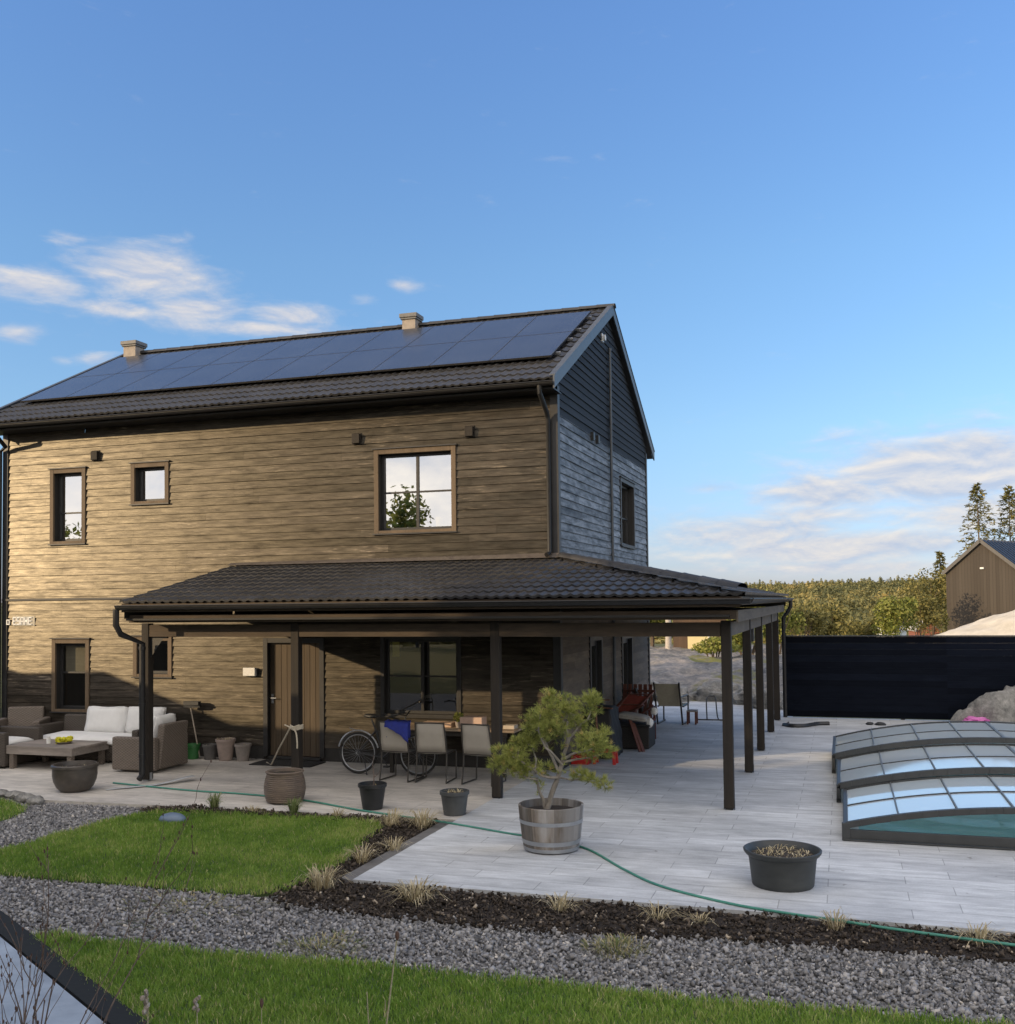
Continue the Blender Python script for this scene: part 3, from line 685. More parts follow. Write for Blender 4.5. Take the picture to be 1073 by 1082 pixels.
mb = MB(); ridge_run(mb, (XG + .08, YW - .06, 3.535), (XE - .02, YEV + .02, ZEV + .075), .095, .37); mb.build('hip_tiles', M['tile'], ver, smooth=True)
mb = MB(); mb.poly([(XG + .03, YW, 3.60), (XG + .03, YBK, 3.60), (XG + .14, YBK, 3.52), (XG + .14, YW - .1, 3.52)])
mb.poly([(XG + .03, YW - .05, 3.60), (XG + .14, YW - .14, 3.52), (XV, YW - .14, 3.52), (XV, YW - .03, 3.57)])
mb.build('flashing', mat('lead_flashing', (.10, .085, .07), (.06, .05, .045), .5, (8, 8, 8), .1), ver)
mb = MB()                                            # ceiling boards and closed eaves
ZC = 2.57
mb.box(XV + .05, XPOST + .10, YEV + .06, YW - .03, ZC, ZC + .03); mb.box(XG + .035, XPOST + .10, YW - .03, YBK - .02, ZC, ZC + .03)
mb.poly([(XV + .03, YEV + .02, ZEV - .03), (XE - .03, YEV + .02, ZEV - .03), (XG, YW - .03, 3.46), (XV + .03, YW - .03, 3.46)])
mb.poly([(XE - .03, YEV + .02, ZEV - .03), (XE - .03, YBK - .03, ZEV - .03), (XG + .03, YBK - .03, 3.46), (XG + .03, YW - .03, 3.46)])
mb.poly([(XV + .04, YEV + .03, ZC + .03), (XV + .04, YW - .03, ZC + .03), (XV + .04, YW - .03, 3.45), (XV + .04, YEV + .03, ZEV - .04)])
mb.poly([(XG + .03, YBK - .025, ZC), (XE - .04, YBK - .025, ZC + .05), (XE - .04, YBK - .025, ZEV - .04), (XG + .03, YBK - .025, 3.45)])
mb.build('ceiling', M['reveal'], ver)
mb = MB()
mb.box(XV, XE - .04, YEV + .015, YEV + .045, 2.70, 2.835); mb.box(XV + .03, XPOST + .18, YEV + .16, YEV + .185, 2.535, 2.655)
mb.build('fascia', M['beam'], ver, bevel=.003)
mb = MB(); mb.box(XE - .045, XE - .015, YEV + .03, YBK, 2.72, 2.835); mb.box(XPOST + .18, XPOST + .205, YEV + .16, YBK - .05, 2.50, 2.655)
mb.box(XPOST - .05, XPOST + .05, YP + .08, YBK - .08, 2.30, 2.49); mb.build('side_beam', M['beam_y'], ver, bevel=.003)
mb = MB(); mb.box(-10.63, XPOST - .07, YP + .0, YP + .10, 2.30, 2.49); mb.build('front_beam', M['beam'], ver, bevel=.004)
mb = MB(); gutter(mb, (XV - .02, YEV - .06, 2.80), (XE + .10, YEV - .06, 2.80)); mb.build('gutter', M['metal_dark'], ver)
mb = MB(); gutter(mb, (XE + .07, YEV - .04, 2.80), (XE + .07, YBK + .02, 2.80)); mb.build('gutter', M['metal_dark'], ver)
PW = .066
posts = [(-10.68, YP), (-7.98, YP), (-4.76, YP), (XPOST, YP), (XPOST, 17.30), (XPOST, 19.83), (XPOST, 22.60), (XPOST, 24.82)]
for i, (x, y) in enumerate(posts):
    mb = MB()
    yy = y + PW - .012 if y == YP else y
    mb.box(x - PW, x + PW, yy - PW, yy + PW, .02, 2.515 if y == YP else 2.50, .4 + .1 * (i % 3))
    p = mb.build('post', M['post'], ver, bevel=.006)
    mb = MB(); mb.box(x - .05, x + .05, yy - .05, yy + .05, .0, .02); mb.box(x - .072, x - PW, yy - .03, yy + .03, 0, .13); mb.box(x + PW, x + .072, yy - .03, yy + .03, 0, .13)
    mb.build('post_shoe', M['steel'] if i == 0 else M['black_plastic'], p)
mb = MB(); x = -10.66
mb.tube([(x - .1, YEV - .06, 2.75), (x - .1, YEV - .06, 2.50), (x - .06, YEV + .0, 2.36), (x + .02, YP - .13, 2.2), (x + .02, YP - .13, .12), (x + .02, YP - .2, .06)], .048, 12)
for z in (2.1, 1.2, .4): mb.tube([(x + .02, YP - .13, z), (x + .02, YP - .13, z + .05)], .055, 12)
mb.build('downpipe', M['metal_dark'], ver, smooth=True)
mb = MB(); mb.tube([(-10.62, YP + .06, 2.30), (-10.30, YP + .06, 2.30)], .03, 6); mb.poly([(-10.61, YP + .03, 2.28), (-10.61, YP + .03, 1.95), (-10.36, YP + .03, 2.28)])
mb.build('bracket', M['trim_dark'], ver)
mb = MB(); mb.tube([(XE + .07, YBK - .1, 2.74), (XE + .07, YBK - .1, 2.62), (XE - .02, YBK - .05, 2.46), (XE - .10, YBK - .05, 2.36), (XE - .10, YBK - .05, .1)], .045, 10); mb.build('downpipe', M['metal_dark'], ver, smooth=True)
mb = MB(); mb.box(XPOST - .14, XPOST + .02, 18.45, 18.62, 2.06, 2.29); tag(mb.build('speaker', M['black_plastic'], None, bevel=.015), 'small black loudspeaker box hanging under the side beam', 'speaker')

# ------------------------------------------------------------------ ground and terrain
def terr(x, y):
    r = math.hypot(x, y - 12); z = -.16
    def ss(a, b, v): t = min(1, max(0, (v - a) / (b - a))); return t * t * (3 - 2 * t)
    z -= 14 * ss(55, 150, r); z += 20 * ss(240, 900, r)
    z += .9 * math.exp(-(((x - 12) / 9) ** 2 + ((y - 68) / 12) ** 2))
    if r > 30: z += .5 * mnoise.noise(Vector((x * .05, y * .05, 0))) * ss(30, 60, r) + 3.0 * mnoise.noise(Vector((x * .008, y * .008, 3))) * ss(120, 300, r)
    return z
rs = [0] + [6 * 1.13 ** i for i in range(56)]; NA = 120
V = [(0, 12, terr(0, 12))]; F3 = []; 
for r in rs[1:]:
    for j in range(NA): a = 2 * math.pi * j / NA; x, y = r * math.sin(a), 12 + r * math.cos(a); V.append((x, y, terr(x, y)))
me = bpy.data.meshes.new('ground'); fs = [(0, 1 + (j + 1) % NA, 1 + j) for j in range(NA)]
for i in range(len(rs) - 2):
    for j in range(NA): A = 1 + i * NA + j; B = 1 + i * NA + (j + 1) % NA; fs.append((A, B, B + NA, A + NA))
me.from_pydata(V, [], fs); me.polygons.foreach_set('use_smooth', [True] * len(fs))
tag(link('ground', me, M['terrain']), kind='structure')

def slab(name, polys, z0, z1, m, kind='structure'):
    bm = bmesh.new()
    for P in polys:
        vs = [bm.verts.new((x, y, z1)) for x, y in P]; f = bm.faces.new(vs)
        if f.normal.z < 0: f.normal_flip()
        f.normal_update()
        lo = [bm.verts.new((x, y, z0)) for x, y in P]
        for i in range(len(P)): j = (i + 1) % len(P); bm.faces.new((vs[i], vs[j], lo[j], lo[i]))
    bmesh.ops.recalc_face_normals(bm, faces=bm.faces)
    me = bpy.data.meshes.new(name); bm.to_mesh(me); bm.free()
    return tag(link(name, me, m), kind=kind)
PX0, PX1, PY0, PY1 = .12, 4.48, 12.95, 19.75            # pool basin
slab('patio', [[(-4.80, 9.66), (9, 9.62), (9, PY0), (-4.80, PY0)], [(-4.80, PY0), (PX0, PY0), (PX0, PY1), (-4.80, PY1)],
               [(PX1, PY0), (9, PY0), (9, PY1), (PX1, PY1)], [(-4.80, PY1), (9, PY1), (9, 25.6), (-1.2, 25.6), (-1.3, 28.2), (-3.2, 29.2), (-5.2, 28.8), (-4.80, 25.2)]], -.3, 0.0, M['paver'])
slab('porch_paving', [[(-20, 12.9), (-12.2, 12.85), (-11.1, 12.42), (-9.2, 12.50), (-6.6, 12.62), (-4.805, 12.66), (-4.805, 16.72), (-20, 16.72)]], -.3, -.004, M['paver_warm'])
slab('paving_edge', [[(-4.98, 9.75), (-4.802, 9.67), (-4.802, 12.64), (-4.98, 12.62)]], -.3, -.018, mat('dark_edge_stone', (.16, .155, .15), (.10, .095, .09), .9, (6, 6, 6), .5))
slab('gravel_path', [[(-16, 3), (9, 3), (9, 9.6), (-4.85, 9.6), (-4.85, 12.6), (-16, 12.85)]], -.35, -.065, M['gravel_base'])
tag(bpy.data.objects['gravel_path'], kind='structure')

def inside(P, x, y):
    x = np.asarray(x); y = np.asarray(y); c = np.zeros(x.shape, bool); n = len(P)
    for i in range(n):
        (xa, ya), (xb, yb) = P[i], P[(i + 1) % n]
        if ya == yb: continue
        k = ((ya > y) != (yb > y)) & (x < (xb - xa) * (y - ya) / (yb - ya) + xa); c ^= k
    return c
def edge_dist(P, x, y):
    d = np.full(x.shape, 9.0); n = len(P)
    for i in range(n):
        a, b = np.array(P[i]), np.array(P[(i + 1) % n]); ab = b - a; t = np.clip(((x - a[0]) * ab[0] + (y - a[1]) * ab[1]) / (ab @ ab), 0, 1)
        d = np.minimum(d, np.hypot(x - a[0] - t * ab[0], y - a[1] - t * ab[1]))
    return d
def smooth_poly(P, it=2, k=.07):
    for _ in range(it):
        Q = []
        for i in range(len(P)):
            a, b = P[i], P[(i + 1) % len(P)]; Q += [(a[0] * .75 + b[0] * .25, a[1] * .75 + b[1] * .25), (a[0] * .25 + b[0] * .75, a[1] * .25 + b[1] * .75)]
        P = Q
    return [(x + random.gauss(0, .012), y + random.gauss(0, .012)) for x, y in P]
LAWN1 = smooth_poly([(-9.5, 9.0), (-8.4, 8.93), (-6.4, 9.0), (-5.35, 8.98), (-5.25, 9.8), (-5.3, 10.6), (-5.55, 11.5), (-5.6, 12.28), (-6.4, 12.42), (-7.6, 12.36), (-8.9, 12.22), (-9.25, 11.9), (-9.3, 10.5)])
LAWN2 = smooth_poly([(-6.7, 7.44), (-6.0, 7.40), (-5.3, 7.36), (-3.5, 7.48), (-1.3, 7.46), (.6, 7.58), (3.5, 7.62), (5, 7.5), (5, 4.2), (-1.4, 4.1), (-3.08, 5.12), (-4.68, 6.10), (-6.52, 7.22)])
LAWN0 = smooth_poly([(-15, 9.5), (-10.75, 9.5), (-10.65, 11.2), (-10.95, 12.0), (-12.3, 12.5), (-15, 12.6)])
BED = [(-5.5, 12.55), (-4.99, 12.62), (-4.99, 9.72), (-4.8, 9.655), (8, 9.615), (8, 9.12), (2, 9.05), (.2, 8.98), (-.9, 8.96), (-1.9, 8.78), (-2.7, 8.70), (-4.0, 8.70), (-4.9, 8.80), (-5.3, 8.92), (-5.2, 9.8), (-5.25, 10.6), (-5.5, 11.5)]
BED2 = [(-9.2, 12.22), (-7.6, 12.38), (-5.6, 12.42), (-5.5, 12.56), (-7.0, 12.55), (-9.2, 12.46)]
for nm, P in (('lawn', LAWN1), ('lawn', LAWN2), ('lawn', LAWN0)): slab(nm, [P], -.3, -.022, M['lawn_soil'])
slab('planting_bed', [BED, BED2], -.34, -.034, M['mulch_base'])

def scatter(P, n, pad=0):
    xs = [p[0] for p in P]; ys = [p[1] for p in P]
    x = RNG.uniform(min(xs) - pad, max(xs) + pad, n); y = RNG.uniform(min(ys) - pad, max(ys) + pad, n)
    return x, y
def visible(x, y, m=.6):                               # what the frame (with a margin for a step aside) can see of the ground
    d = np.stack([x, y, np.full_like(x, -2.8)], 1); dep = d @ np.array(F2)
    u = f_px * (d @ np.array(R3)) / np.maximum(dep, .1); v = -f_px * (d @ np.array(U3)) / np.maximum(dep, .1)
    return (dep > .5) & (np.abs(u) < 560 + 120) & (v < 1082 - cyp + 130)
def grass(P, dens, name, hmin=.03, hmax=.062, shave=0.03):
    xs = [p[0] for p in P]; ys = [p[1] for p in P]; n = int((max(xs) - min(xs)) * (max(ys) - min(ys)) * dens)
    x, y = scatter(P, n, .12); ed = edge_dist(P, x, y); ins = inside(P, x, y)
    k = (ins | (ed < RNG.gamma(1.0, .028, n))) & visible(x, y); x, y, ed = x[k], y[k], ed[k]; n = len(x)
    clump = np.array([mnoise.noise(Vector((a * 1.3, b * 1.3, 0))) for a, b in zip(x, y)]); c2 = np.array([mnoise.noise(Vector((a * 6, b * 6, 5))) for a, b in zip(x, y)])
    h = RNG.uniform(hmin, hmax, n) * (1 + .35 * c2 + .2 * clump); h *= np.where(ed < .10, RNG.uniform(.7, 1.35, n), 1)
    th = RNG.uniform(0, 2 * np.pi, n); wd = RNG.uniform(.0028, .0052, n); lean = RNG.uniform(.1, .75, n) * h; la = RNG.uniform(0, 2 * np.pi, n)
    dx, dy = np.cos(th) * wd, np.sin(th) * wd; lx, ly = np.cos(la) * lean, np.sin(la) * lean; z0 = np.full(n, -.03)
    v = np.stack([np.stack([x - dx, y - dy, z0], 1), np.stack([x + dx, y + dy, z0], 1),
                  np.stack([x + dx * .8 + lx * .4, y + dy * .8 + ly * .4, z0 + h * .62], 1), np.stack([x - dx * .8 + lx * .4, y - dy * .8 + ly * .4, z0 + h * .62], 1),
                  np.stack([x + lx, y + ly, z0 + h], 1)], 1).reshape(-1, 3)
    b = np.arange(n)[:, None] * 5
    F = np.concatenate([b + np.array([[0, 1, 2]]), b + np.array([[0, 2, 3]]), b + np.array([[3, 2, 4]])], 1).reshape(-1, 3)
    big = np.array([mnoise.noise(Vector((a * .45, b * .9, 8))) for a, b in zip(x, y)]); t = np.clip(.44 + .38 * clump + .26 * c2 + .35 * big + RNG.normal(0, .15, n), 0, .86); dry = RNG.random(n) < (.05 + .10 * np.clip(big + clump, 0, 1) + .16 * (ed < .09)); t[dry] = RNG.uniform(.9, 1, dry.sum())
    return tag(mesh_np(name, v, F, M['grass'], np.repeat(t, 3)), kind='stuff')
grass(LAWN1, 5200, 'grass'); grass(LAWN2, 6800, 'grass'); grass(LAWN0, 3500, 'grass')

OCT = np.array([[1, 0, 0], [-1, 0, 0], [0, 1, 0], [0, -1, 0], [0, 0, 1], [0, 0, -1]], float)
OF = np.array([[0, 2, 4], [2, 1, 4], [1, 3, 4], [3, 0, 4], [2, 0, 5], [1, 2, 5], [3, 1, 5], [0, 3, 5]])
CB = np.array([[i, j, k] for k in (-1, 1) for j in (-1, 1) for i in (-1, 1)], float)
CF = np.array([[0, 2, 3, 1], [4, 5, 7, 6], [0, 1, 5, 4], [2, 6, 7, 3], [0, 4, 6, 2], [1, 3, 7, 5]])
def rotm(n):
    q = RNG.normal(size=(n, 4)); q /= np.linalg.norm(q, axis=1)[:, None]; w, x, y, z = q.T
    return np.stack([np.stack([1 - 2 * (y * y + z * z), 2 * (x * y - z * w), 2 * (x * z + y * w)], 1), np.stack([2 * (x * y + z * w), 1 - 2 * (x * x + z * z), 2 * (y * z - x * w)], 1), np.stack([2 * (x * z - y * w), 2 * (y * z + x * w), 1 - 2 * (x * x + y * y)], 1)], 1)
def chunks(name, x, y, z, size, aniso, tone, m, base=CB, faces=CF, jit=.28):
    n = len(x); sc = size[:, None] * (1 + aniso * RNG.normal(size=(n, 3)) * .5).clip(.35, 1.9)
    L = base[None] * (1 + jit * RNG.normal(size=(n, len(base), 1))) * sc[:, None, :]
    v = np.einsum('nij,nkj->nki', rotm(n), L) + np.stack([x, y, z], 1)[:, None, :]
    f = (np.arange(n) * len(base))[:, None, None] + faces[None]
    return mesh_np(name, v.reshape(-1, 3), f.reshape(-1, faces.shape[1]), m, np.repeat(tone, len(faces)))
GP = [(-14, 5.5), (6, 6.9), (6, 9.0), (-4.8, 9.0), (-5.4, 9.0), (-9.2, 9.0), (-9.2, 12.5), (-11.0, 12.42), (-14, 12.8)]
x, y = scatter(GP, 230000); k = inside(GP, x, y) & visible(x, y)
for P in (LAWN1, LAWN2, LAWN0): k &= ~inside(P, x, y) | (edge_dist(P, x, y) < .03)
bd = edge_dist(BED, x, y); k &= ~(inside(BED, x, y) & (bd > RNG.gamma(1.3, .09, len(x))))
x, y = x[k], y[k]
tag(chunks('gravel', x, y, -.062 + RNG.uniform(0, .022, len(x)), (RNG.gamma(3.2, .0019, len(x)) + .0028).clip(.0035, .0145), .6, np.clip(RNG.normal(.42, .22, len(x)), 0, 1), M['gravel']), kind='stuff')
# bark and dry litter in the beds
xs, ys = [], []
for P, n in ((BED, 60000), (BED2, 6000)):
    x, y = scatter(P, n, .12); k = (inside(P, x, y) | (edge_dist(P, x, y) < RNG.gamma(1.2, .05, n))) & visible(x, y) & (y < np.where(x > -4.99, 9.60, 12.6)); xs.append(x[k]); ys.append(y[k])
x, y = np.concatenate(xs), np.concatenate(ys)
cl = np.array([mnoise.noise(Vector((a * 2.2, b * 2.2, 9))) for a, b in zip(x, y)])
tag(chunks('bark_mulch', x, y, -.032 + RNG.uniform(0, .045, len(x)) * (1 + cl), RNG.uniform(.003, .0105, len(x)), 1.3, np.clip(RNG.normal(.36, .27, len(x)), 0, 1), M['chips']), kind='stuff')

# slab corner with black edging at the lower left
a, b = Vector((-6.64, 7.01)), Vector((-4.81, 5.90)); dn = (b - a).normalized(); nn = Vector((-dn.y, dn.x))
if nn.y < 0: nn = -nn
A, B = a - dn * 2.5, b + dn * 1.9
M['slab'] = mat('pale_blue_slab', (.36, .42, .49), (.22, .26, .31), .6, (2.5, 2.5, 2.5), .25, (30, 30, 30))
slab('terrace_slab', [[tuple(A), tuple(B), tuple(B - nn * 3), tuple(A - nn * 3)]], -.3, .03, M['slab'])
mb = MB(); p = A + nn * .02; q = B + nn * .02; r_ = B + nn * .245; s_ = A + nn * .245
for z0, z1, c in ((-.2, .035, 0),):
    mb.poly([(*p, z1), (*q, z1), (*r_, z1 - .03), (*s_, z1 - .03)]); mb.poly([(*s_, z1 - .03), (*r_, z1 - .03), (*r_, z0), (*s_, z0)]); mb.poly([(*p, z0), (*q, z0), (*q, z1), (*p, z1)]); mb.poly([(*q, z0), (*r_, z0), (*r_, z1 - .03), (*q, z1)])
tag(mb.build('edging_strip', mat('black_rubber', (.007, .009, .009), (.004, .005, .005), .9, (9, 9, 9), .2), None, at=(*p, 0)), 'black edging strip between the pale slab and the lawn', 'edging')

# low stone kerb at far left
for i, (x, y, sx, sy) in enumerate([(-12.15, 12.62, .20, .12), (-11.75, 12.55, .17, .11), (-11.42, 12.40, .18, .10), (-11.12, 12.26, .15, .10)]):
    mb = MB(); mb.blob((x, y, .01), sx, sy, .07, i, .3, 2)
    tag(mb.build('kerb_stone', M['boulder'], None, True, at=(x, y, 0)), 'dark rough stone edging the paving by the round planter', 'stone', 'kerb stones beside the far left lawn')

# ---- pool
slab('pool_floor', [[(PX0, PY0), (PX1, PY0), (PX1, PY1), (PX0, PY1)]], -1.6, -1.35, mat('pool_liner', (.34, .80, .82), (.30, .74, .77), .6, (4, 4, 4), .1))
mb = MB()
for x0, x1, y0, y1 in ((PX0 - .02, PX0, PY0, PY1), (PX1, PX1 + .02, PY0, PY1), (PX0, PX1, PY0 - .02, PY0), (PX0, PX1, PY1, PY1 + .02)): mb.box(x0, x1, y0, y1, -1.4, -.002)
tag(mb.build('pool_wall', bpy.data.materials['pool_liner']), kind='structure')
g = N('pool_water'); nb = g.bump(g.noise(g.coord((3, 3, 3)), 1, 3, .5), .06, .02)
M['water'] = g.out(g.principled((.38, .86, .86), .04, 0, nb, .5, Transmission_Weight=.4, IOR=1.33))
mb = MB(); mb.poly([(PX0, PY0, -.12), (PX1, PY0, -.12), (PX1, PY1, -.12), (PX0, PY1, -.12)]); tag(mb.build('water', M['water']), kind='structure')
enc = empty('pool_enclosure', (2.3, 12.7, 0), 'low arched telescopic pool enclosure with clear panels and grey frames', 'pool cover')
M['alu'] = mat('anthracite_aluminium', (.042, .046, .048), (.03, .033, .035), .5, (6, 6, 6), .05)
M['poly'] = None
g = N('clear_polycarbonate')
tr = g.node('ShaderNodeBsdfTransparent'); g.set(tr.inputs[0], (.80, .87, .88))
gl = g.node('ShaderNodeBsdfGlossy'); g.set(gl.inputs[0], (.95, .97, 1)); gl.inputs['Roughness'].default_value = .05
df = g.node('ShaderNodeBsdfDiffuse'); g.set(df.inputs[0], (.76, .87, .95))
m1 = g.node('ShaderNodeMixShader'); m1.inputs[0].default_value = .70; g.t.links.new(tr.outputs[0], m1.inputs[1]); g.t.links.new(df.outputs[0], m1.inputs[2])
lw = g.node('ShaderNodeLayerWeight'); lw.inputs[0].default_value = .5
m2 = g.node('ShaderNodeMixShader'); g.t.links.new(g.math('MULTIPLY_ADD', g.math('POWER', lw.outputs['Facing'], 3.2), .75, .08, True), m2.inputs[0])
g.t.links.new(m1.outputs[0], m2.inputs[1]); g.t.links.new(gl.outputs[0], m2.inputs[2]); M['poly'] = g.out(m2.outputs[0])
SEG = [(12.72, 15.08, .0, .17, .44), (15.02, 17.55, .085, .22, .52), (17.48, 19.9, .17, .27, .60)]
XC, HWD = 2.30, 2.33
def arch(off, hs, ha, t):                              # t 0..1 across
    x = XC + (HWD + off) * (2 * t - 1)
    c = 2 * t - 1
    return x, hs + (ha - hs) * (1 - abs(c) ** 2.1)
NP = 28
M['bar_grey'] = mat('grey_glazing_bar', (.12, .13, .135), (.09, .1, .105), .5, (6, 6, 6), 0)
for i, (y0, y1, off, hs, ha) in enumerate(SEG):
    mb = MB(); BARS = []
    def arc(y, w, h, dz=0):
        pts = [arch(off, hs, ha, k / NP) for k in range(NP + 1)]
        for (xa, za), (xb, zb) in zip(pts, pts[1:]): mb.bar((xa, y, za + dz), (xb, y, zb + dz), w, h)
    arc(y0 + .035, .07, .085 if i else .07); arc(y1 - .03, .05, .05); arc((y0 + y1) / 2, .03, .028)
    for x0 in [arch(off, hs, ha, t)[0] for t in (0, 1)]: mb.bar((x0, y0, hs), (x0, y1, hs), .05, .05); mb.box(x0 - .025, x0 + .025, y0, y0 + .07, .03, hs); mb.box(x0 - .025, x0 + .025, y1 - .06, y1, .03, hs)
    for k, t in enumerate((.125, .26, .385, .505, .62, .75, .88)):
        xa, za = arch(off, hs, ha, t); wd = .042 if k == 3 else .018; BARS.append(((xa, y0 + .07, za + .006), (xa, y1 - .05, za + .006), wd))
    fr = mb.build('frame', M['alu'], enc, bevel=.004)
    for a_, b_, w_ in BARS: mb = MB(); mb.bar(a_, b_, w_, .026); mb.build('glazing_bar', M['bar_grey'], enc)
    mb = MB(); pts = [arch(off, hs, ha, k / NP) for k in range(NP + 1)]
    for (xa, za), (xb, zb) in zip(pts, pts[1:]): mb.poly([(xa, y0 + .05, za), (xb, y0 + .05, zb), (xb, y1 - .04, zb), (xa, y1 - .04, za)])
    for x0 in (pts[0][0], pts[-1][0]): mb.poly([(x0, y0 + .07, .06), (x0, y1 - .06, .06), (x0, y1 - .06, hs - .02), (x0, y0 + .07, hs - .02)])
    mb.build('glazing', M['poly'], enc, smooth=True)
    mb = MB()
    for x0 in (pts[0][0], pts[-1][0]): mb.box(x0 - .03, x0 + .03, y0, y1, .004, .06)
    mb.build('side_rail', M['alu'], enc, bevel=.004)
y0, y1, off, hs, ha = SEG[0]
mb = MB(); pts = [arch(off, hs, ha, k / NP) for k in range(NP + 1)]
mb.poly([(pts[0][0], y0 + .035, .1), (pts[-1][0], y0 + .035, .1)] + [(x, y0 + .035, z - .03) for x, z in pts[::-1]])
mb.build('end_glazing', glassmat('end_panel_glass', .05, (.9, .97, .97), .02, 0, .3), enc)
mb = MB(); mb.box(pts[0][0], pts[-1][0], y0 + .005, y0 + .06, .02, .125); mb.box(pts[0][0] - .03, pts[-1][0] + .03, y0 - .04, y0 + .0, .004, .02); mb.box(pts[0][0] - .04, pts[0][0] + .05, y0 - .01, y0 + .07, .0, .20)
mb.build('end_rail', M['alu'], enc, bevel=.004)
mb = MB(); y1 = SEG[2][1]; off, hs, ha = SEG[2][2:]; pts = [arch(off, hs, ha, k / NP) for k in range(NP + 1)]
mb.poly([(pts[0][0], y1 - .03, .05), (pts[-1][0], y1 - .03, .05)] + [(x, y1 - .03, z) for x, z in pts[::-1]]); mb.build('end_glazing', M['poly'], enc)

# ---- fence
fe = empty('fence', (-1.35, 25.44, 0), 'black stained horizontal board fence behind the pool', 'fence')
mb = MB(); nbd = 13; h = (1.895 - .03) / nbd
for k in range(nbd):
    z = .03 + k * h; x = -1.36
    for xe in (2.2, 5.8, 9.4): mb.box(x, xe, 25.44 + random.uniform(-.002, .002), 25.468, z + .0008, z + h - .0008, min(1, max(0, random.gauss(.5, .25)))); x = xe
mb.build('board_panel', wood('black_fence_boards', (.006, .0085, .015), (.003, .0045, .009), 'x', .8, .4, spec=.06), fe)
for x in (-1.40, 1.2, 3.8, 6.4, 9.0):
    mb = MB(); mb.box(x, x + .09, 25.47, 25.56, 0, 1.88); mb.build('post', M['trim_dark'], fe)
mb = MB(); mb.box(-1.42, 9.4, 25.425, 25.50, 1.897, 1.925); mb.build('cap_rail', M['trim_dark'], fe, bevel=.004)

# ------------------------------------------------------------------ pots and planters
def stuffing(mb_soil, c, r, z):
    mb_soil.blob((c[0], c[1], z), r * .93, r * .93, .028, c[0], .10, 3, freq=3); mb_soil.disc((c[0], c[1], z + .004), r * .99)
def litter(mb, c, r, z, n, h, seed, lean=.9):
    rnd = random.Random(seed)
    for _ in range(n):
        a = rnd.uniform(0, 6.28); rr = r * math.sqrt(rnd.random()); b = rnd.uniform(0, 6.28); L = h * rnd.uniform(.4, 1)
        p = Vector((c[0] + rr * math.cos(a), c[1] + rr * math.sin(a), z)); d = Vector((math.cos(b) * lean, math.sin(b) * lean, rnd.uniform(.4, 1.1))).normalized()
        s = d.cross(Vector((0, 0, 1))).normalized() * .004; q = p + d * L * .6; e = p + d * L + Vector((0, 0, -L * .25))
        t = rnd.random()
        mb.poly([p - s, p + s, q + s, q - s], t); mb.poly([q - s, q + s, e], t)
def pot(name, label, c, prof, m, cat='plant pot', n=32, soil=None, sx=1, group=None, litn=30, lith=.08, wob=0, sd=0, smooth=True, plant='straw'):
    mb = MB(); mb.lathe(prof, (c[0], c[1], 0), n, None, sx, 1, wob)
    o = mb.build(name, m, None, smooth, at=(c[0], c[1], 0)); tag(o, label, cat, group)
    if soil:
        r, z = soil; s = MB(); stuffing(s, c, r, z)
        so_ = s.build('soil', M['dark_soil'], o, True)
        if litn:
            l = MB(); litter(l, c, r * .8, z + .01, litn, lith, sd); l.build('dry_stems', M[plant], o)
    return o
M['glaze_dark'] = mat('dark_glazed_clay', (.085, .072, .06), (.04, .035, .03), .45, (5, 5, 9), .2)
M['glaze_rib'] = mat('ribbed_brown_clay', (.19, .145, .11), (.10, .08, .065), .6, (5, 5, 14), .25)
M['clay_grey'] = mat('grey_clay', (.27, .24, .22), (.19, .17, .155), .8, (8, 8, 8), .2)
M['clay_pink'] = mat('pinkish_clay', (.34, .27, .235), (.25, .20, .175), .8, (8, 8, 8), .2)
M['green_plastic'] = mat('green_plastic', (.035, .16, .045), (.025, .12, .035), .45, (6, 6, 6), .05)
rp = [(0, 0), (.19, 0), (.245, .06), (.285, .15), (.30, .24), (.30, .33), (.30, .345), (.315, .35), (.315, .385), (.30, .40), (.28, .40), (.272, .36), (.26, .30)]
pot('planter_bowl', 'round dark brown glazed planter in front of the wicker lounge table', (-11.20, 13.16), [(r * 1.08, z * 1.02) for r, z in rp], M['glaze_dark'], 'planter', soil=(.28, .335), sd=1)
rib = [(0, 0), (.19, 0), (.215, .02)]; 
for k in range(14):
    z = .02 + k * .027; t = (z - .02) / .37; r = .205 + .085 * math.sin(math.pi * min(1, .22 + t * .62)); rib += [(r - .004, z), (r + .004, z + .008), (r + .004, z + .018), (r - .004, z + .026)]
rib += [(.262, .41), (.272, .43), (.255, .44), (.235, .43), (.23, .36)]
pot('planter_bowl', 'ribbed brown clay planter beside the post with the rope', (-7.60, 13.18), rib, M['glaze_rib'], 'planter', soil=(.235, .385), sd=2, plant='tuftgreen', litn=60, lith=.04)
tp = lambda r0, r1, h, lip=.012: [(0, 0), (r0, 0), (r1 - .004, h - .05), (r1 + lip, h - .045), (r1 + lip, h - .004), (r1 + lip - .006, h), (r1 - .008, h), (r1 - .012, h - .06), (r1 - .02, h - .12)]
pot('plant_pot', 'black plastic pot with a bare stem standing before the bicycle', (-6.17, 13.04), tp(.135, .185, .345), M['black_plastic'], soil=(.165, .28), sd=3)
mb = MB(); mb.tube([(-6.15, 13.04, .28), (-6.14, 13.03, .45), (-6.17, 13.05, .60), (-6.15, 13.05, .72)], [.008, .007, .005, .003], 6); mb.tube([(-6.14, 13.03, .42), (-6.05, 13.06, .52)], [.005, .003], 5)
